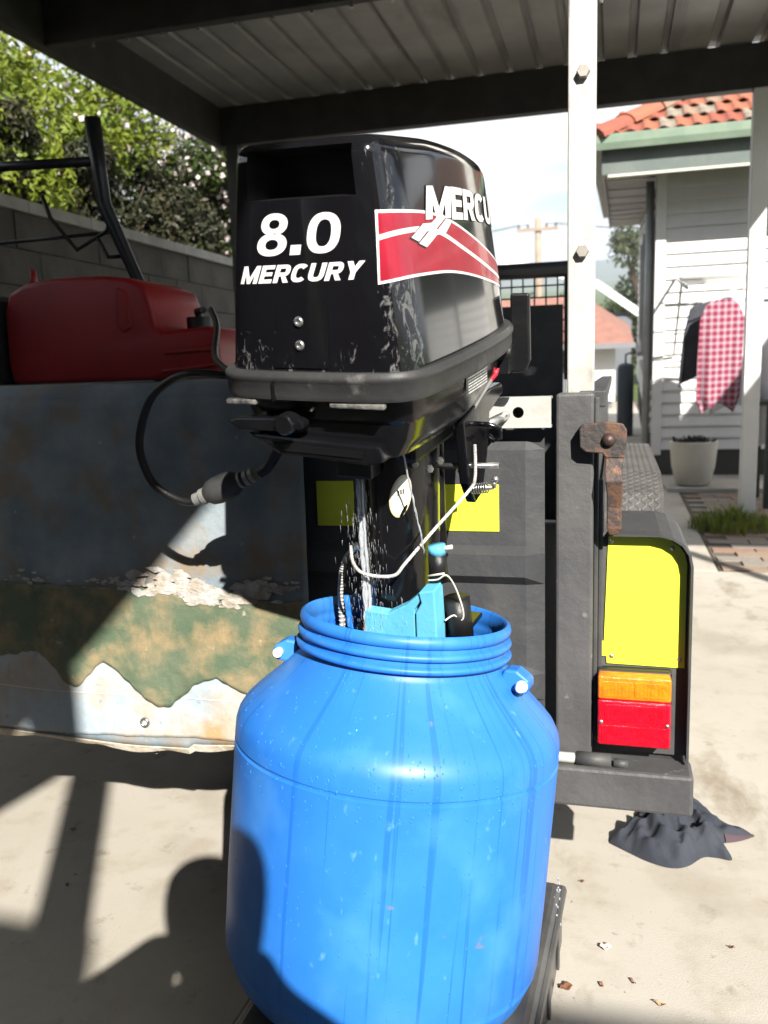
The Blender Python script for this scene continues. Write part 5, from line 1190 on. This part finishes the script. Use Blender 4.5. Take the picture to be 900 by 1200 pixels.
def leaf(label, x, y, l, w, rz, mat, curl=.5):
    m_ = MB()
    def fn(u, v):
        a = (u-.5)*l; b = (v-.5)*w*math.sin(PI*min(.98, max(.03, u)))**.7; return (a*math.cos(rz)-b*math.sin(rz), a*math.sin(rz)+b*math.cos(rz), .002+curl*l*((u-.5)**2)+curl*.8*abs(b)+.002*math.sin(u*11))
    m_.grid(fn, 8, 4); o = near(m_.build('fallen_leaf', mat, smooth=True, solid=.0006, fix=False)); o.location = (x,y,.001); tag(o, label, 'leaf', 'fallen leaves on the slab')
for lb, px, py, l, w, rz, mt in (
  ('curled rust brown leaf on the concrete beside the black crate', -.070, 1.34, .024, .018, .7, leafb),
  ('pinkish white petal on the concrete between the cloth and the crate', -.006, 1.46, .022, .018, .2, leafp),
  ('small brown leaf farther right of the rust brown leaf', -.012, 1.36, .016, .006, 1.9, leafb),
  ('narrow dark twig like leaf in the middle of the sunlit concrete', .040, 1.38, .020, .004, 2.1, leafb),
  ('tan leaf sliver right of the twig like leaf', .082, 1.335, .026, .006, 2.7, M('tan_leaf', (.38,.24,.13), rough=.8)),
  ('tiny red leaf scrap at the right on the concrete', .215, 1.51, .012, .005, .1, leafb),
  ('tiny dark seed husk left of the cloth on the concrete', -.055, 1.66, .010, .006, .5, leafb),
  ('tiny brown scrap near the left shadow on the concrete', -1.235, 1.62, .013, .009, .5, leafb),
  ('small dark husk in the left sunlit patch', -1.11, 1.42, .010, .006, 1.5, leafb)): leaf(lb, px, py, l, w, rz, mt)

# ------------------------------------------------------------------ photographer, whose shadow falls on the slab and the drum
pm_ = bpy.data.meshes.new('person'); bm = bmesh.new(); sl = bm.verts.layers.skin.verify()
J = {'pelvis': ((.13,-.60,.50), .20), 'belly': ((.125,-.52,.68), .20), 'chest': ((.10,-.40,.84), .20), 'neck': ((.075,-.28,1.00), .062), 'head0': ((.055,-.235,1.075), .085), 'head1': ((.04,-.205,1.15), .095), 'head2': ((.035,-.20,1.215), .06),
 'shl': ((-.10,-.36,.89), .11), 'ell': ((-.21,-.26,.84), .10), 'wrl': ((-.07,-.10,.985), .06), 'hal': ((-.045,-.045,1.03), .032),
 'shr': ((.29,-.37,.89), .11), 'elr': ((.36,-.17,.80), .07), 'wrr': ((.125,-.075,.985), .034), 'har': ((.075,-.045,1.03), .032),
 'hpl': ((.06,-.62,.46), .10), 'knl': ((-.02,-.25,.50), .07), 'anl': ((.02,-.55,.09), .05), 'tol': ((0,-.36,.035), .04),
 'hpr': ((.26,-.62,.46), .10), 'knr': ((.36,-.28,.50), .07), 'anr': ((.34,-.56,.09), .05), 'tor': ((.35,-.36,.035), .04)}
V = {}
for k, (p, r) in J.items():
    up_ = 1. if k[:2] in ('ch','ne','he','sh') else .6 if k in ('belly','ell','elr') else .0
    V[k] = bm.verts.new((p[0]+.075*up_, p[1], p[2]+.12*up_)); V[k][sl].radius = (r, r)
for a, b in (('pelvis','belly'),('belly','chest'),('chest','neck'),('neck','head0'),('head0','head1'),('head1','head2'),('chest','shl'),('shl','ell'),('ell','wrl'),('wrl','hal'),('chest','shr'),('shr','elr'),('elr','wrr'),('wrr','har'),
  ('pelvis','hpl'),('hpl','knl'),('knl','anl'),('anl','tol'),('pelvis','hpr'),('hpr','knr'),('knr','anr'),('anr','tor')): bm.edges.new((V[a], V[b]))
V['pelvis'][sl].use_root = True
bm.to_mesh(pm_); bm.free(); pm_.materials.append(navy)
per = bpy.data.objects.new('person', pm_); COL.objects.link(per); per.modifiers.new('skin', 'SKIN'); md = per.modifiers.new('sub', 'SUBSURF'); md.levels = md.render_levels = 2
FRAME[per] = Matrix.Identity(4); tag(near(per), 'person in dark clothes crouching behind the camera, seen only by their shadow', 'person')

# ------------------------------------------------------------------ turn everything on the driveway into place
bpy.context.view_layer.update()
for o in NEAR: o.matrix_basis = TILT @ o.matrix_basis

# ------------------------------------------------------------------ the air: thin even haze round the whole place
m_ = MB(); m_.bb((-2600,-2100,-14), (2600,2600,60)); hz = m_.build('haze', None); tag(hz, 'thin summer haze over the distant hills', 'haze', kind='stuff')
hm = bpy.data.materials.new('haze_air'); hm.use_nodes = True; hn = hm.node_tree.nodes
for n_ in list(hn): hn.remove(n_)
ho = hn.new('ShaderNodeOutputMaterial'); hv = hn.new('ShaderNodeVolumePrincipled'); hv.inputs['Color'].default_value = (.80,.88,1.0,1); hv.inputs['Density'].default_value = .0009
hm.node_tree.links.new(hv.outputs[0], ho.inputs['Volume']); hz.data.materials.append(hm)
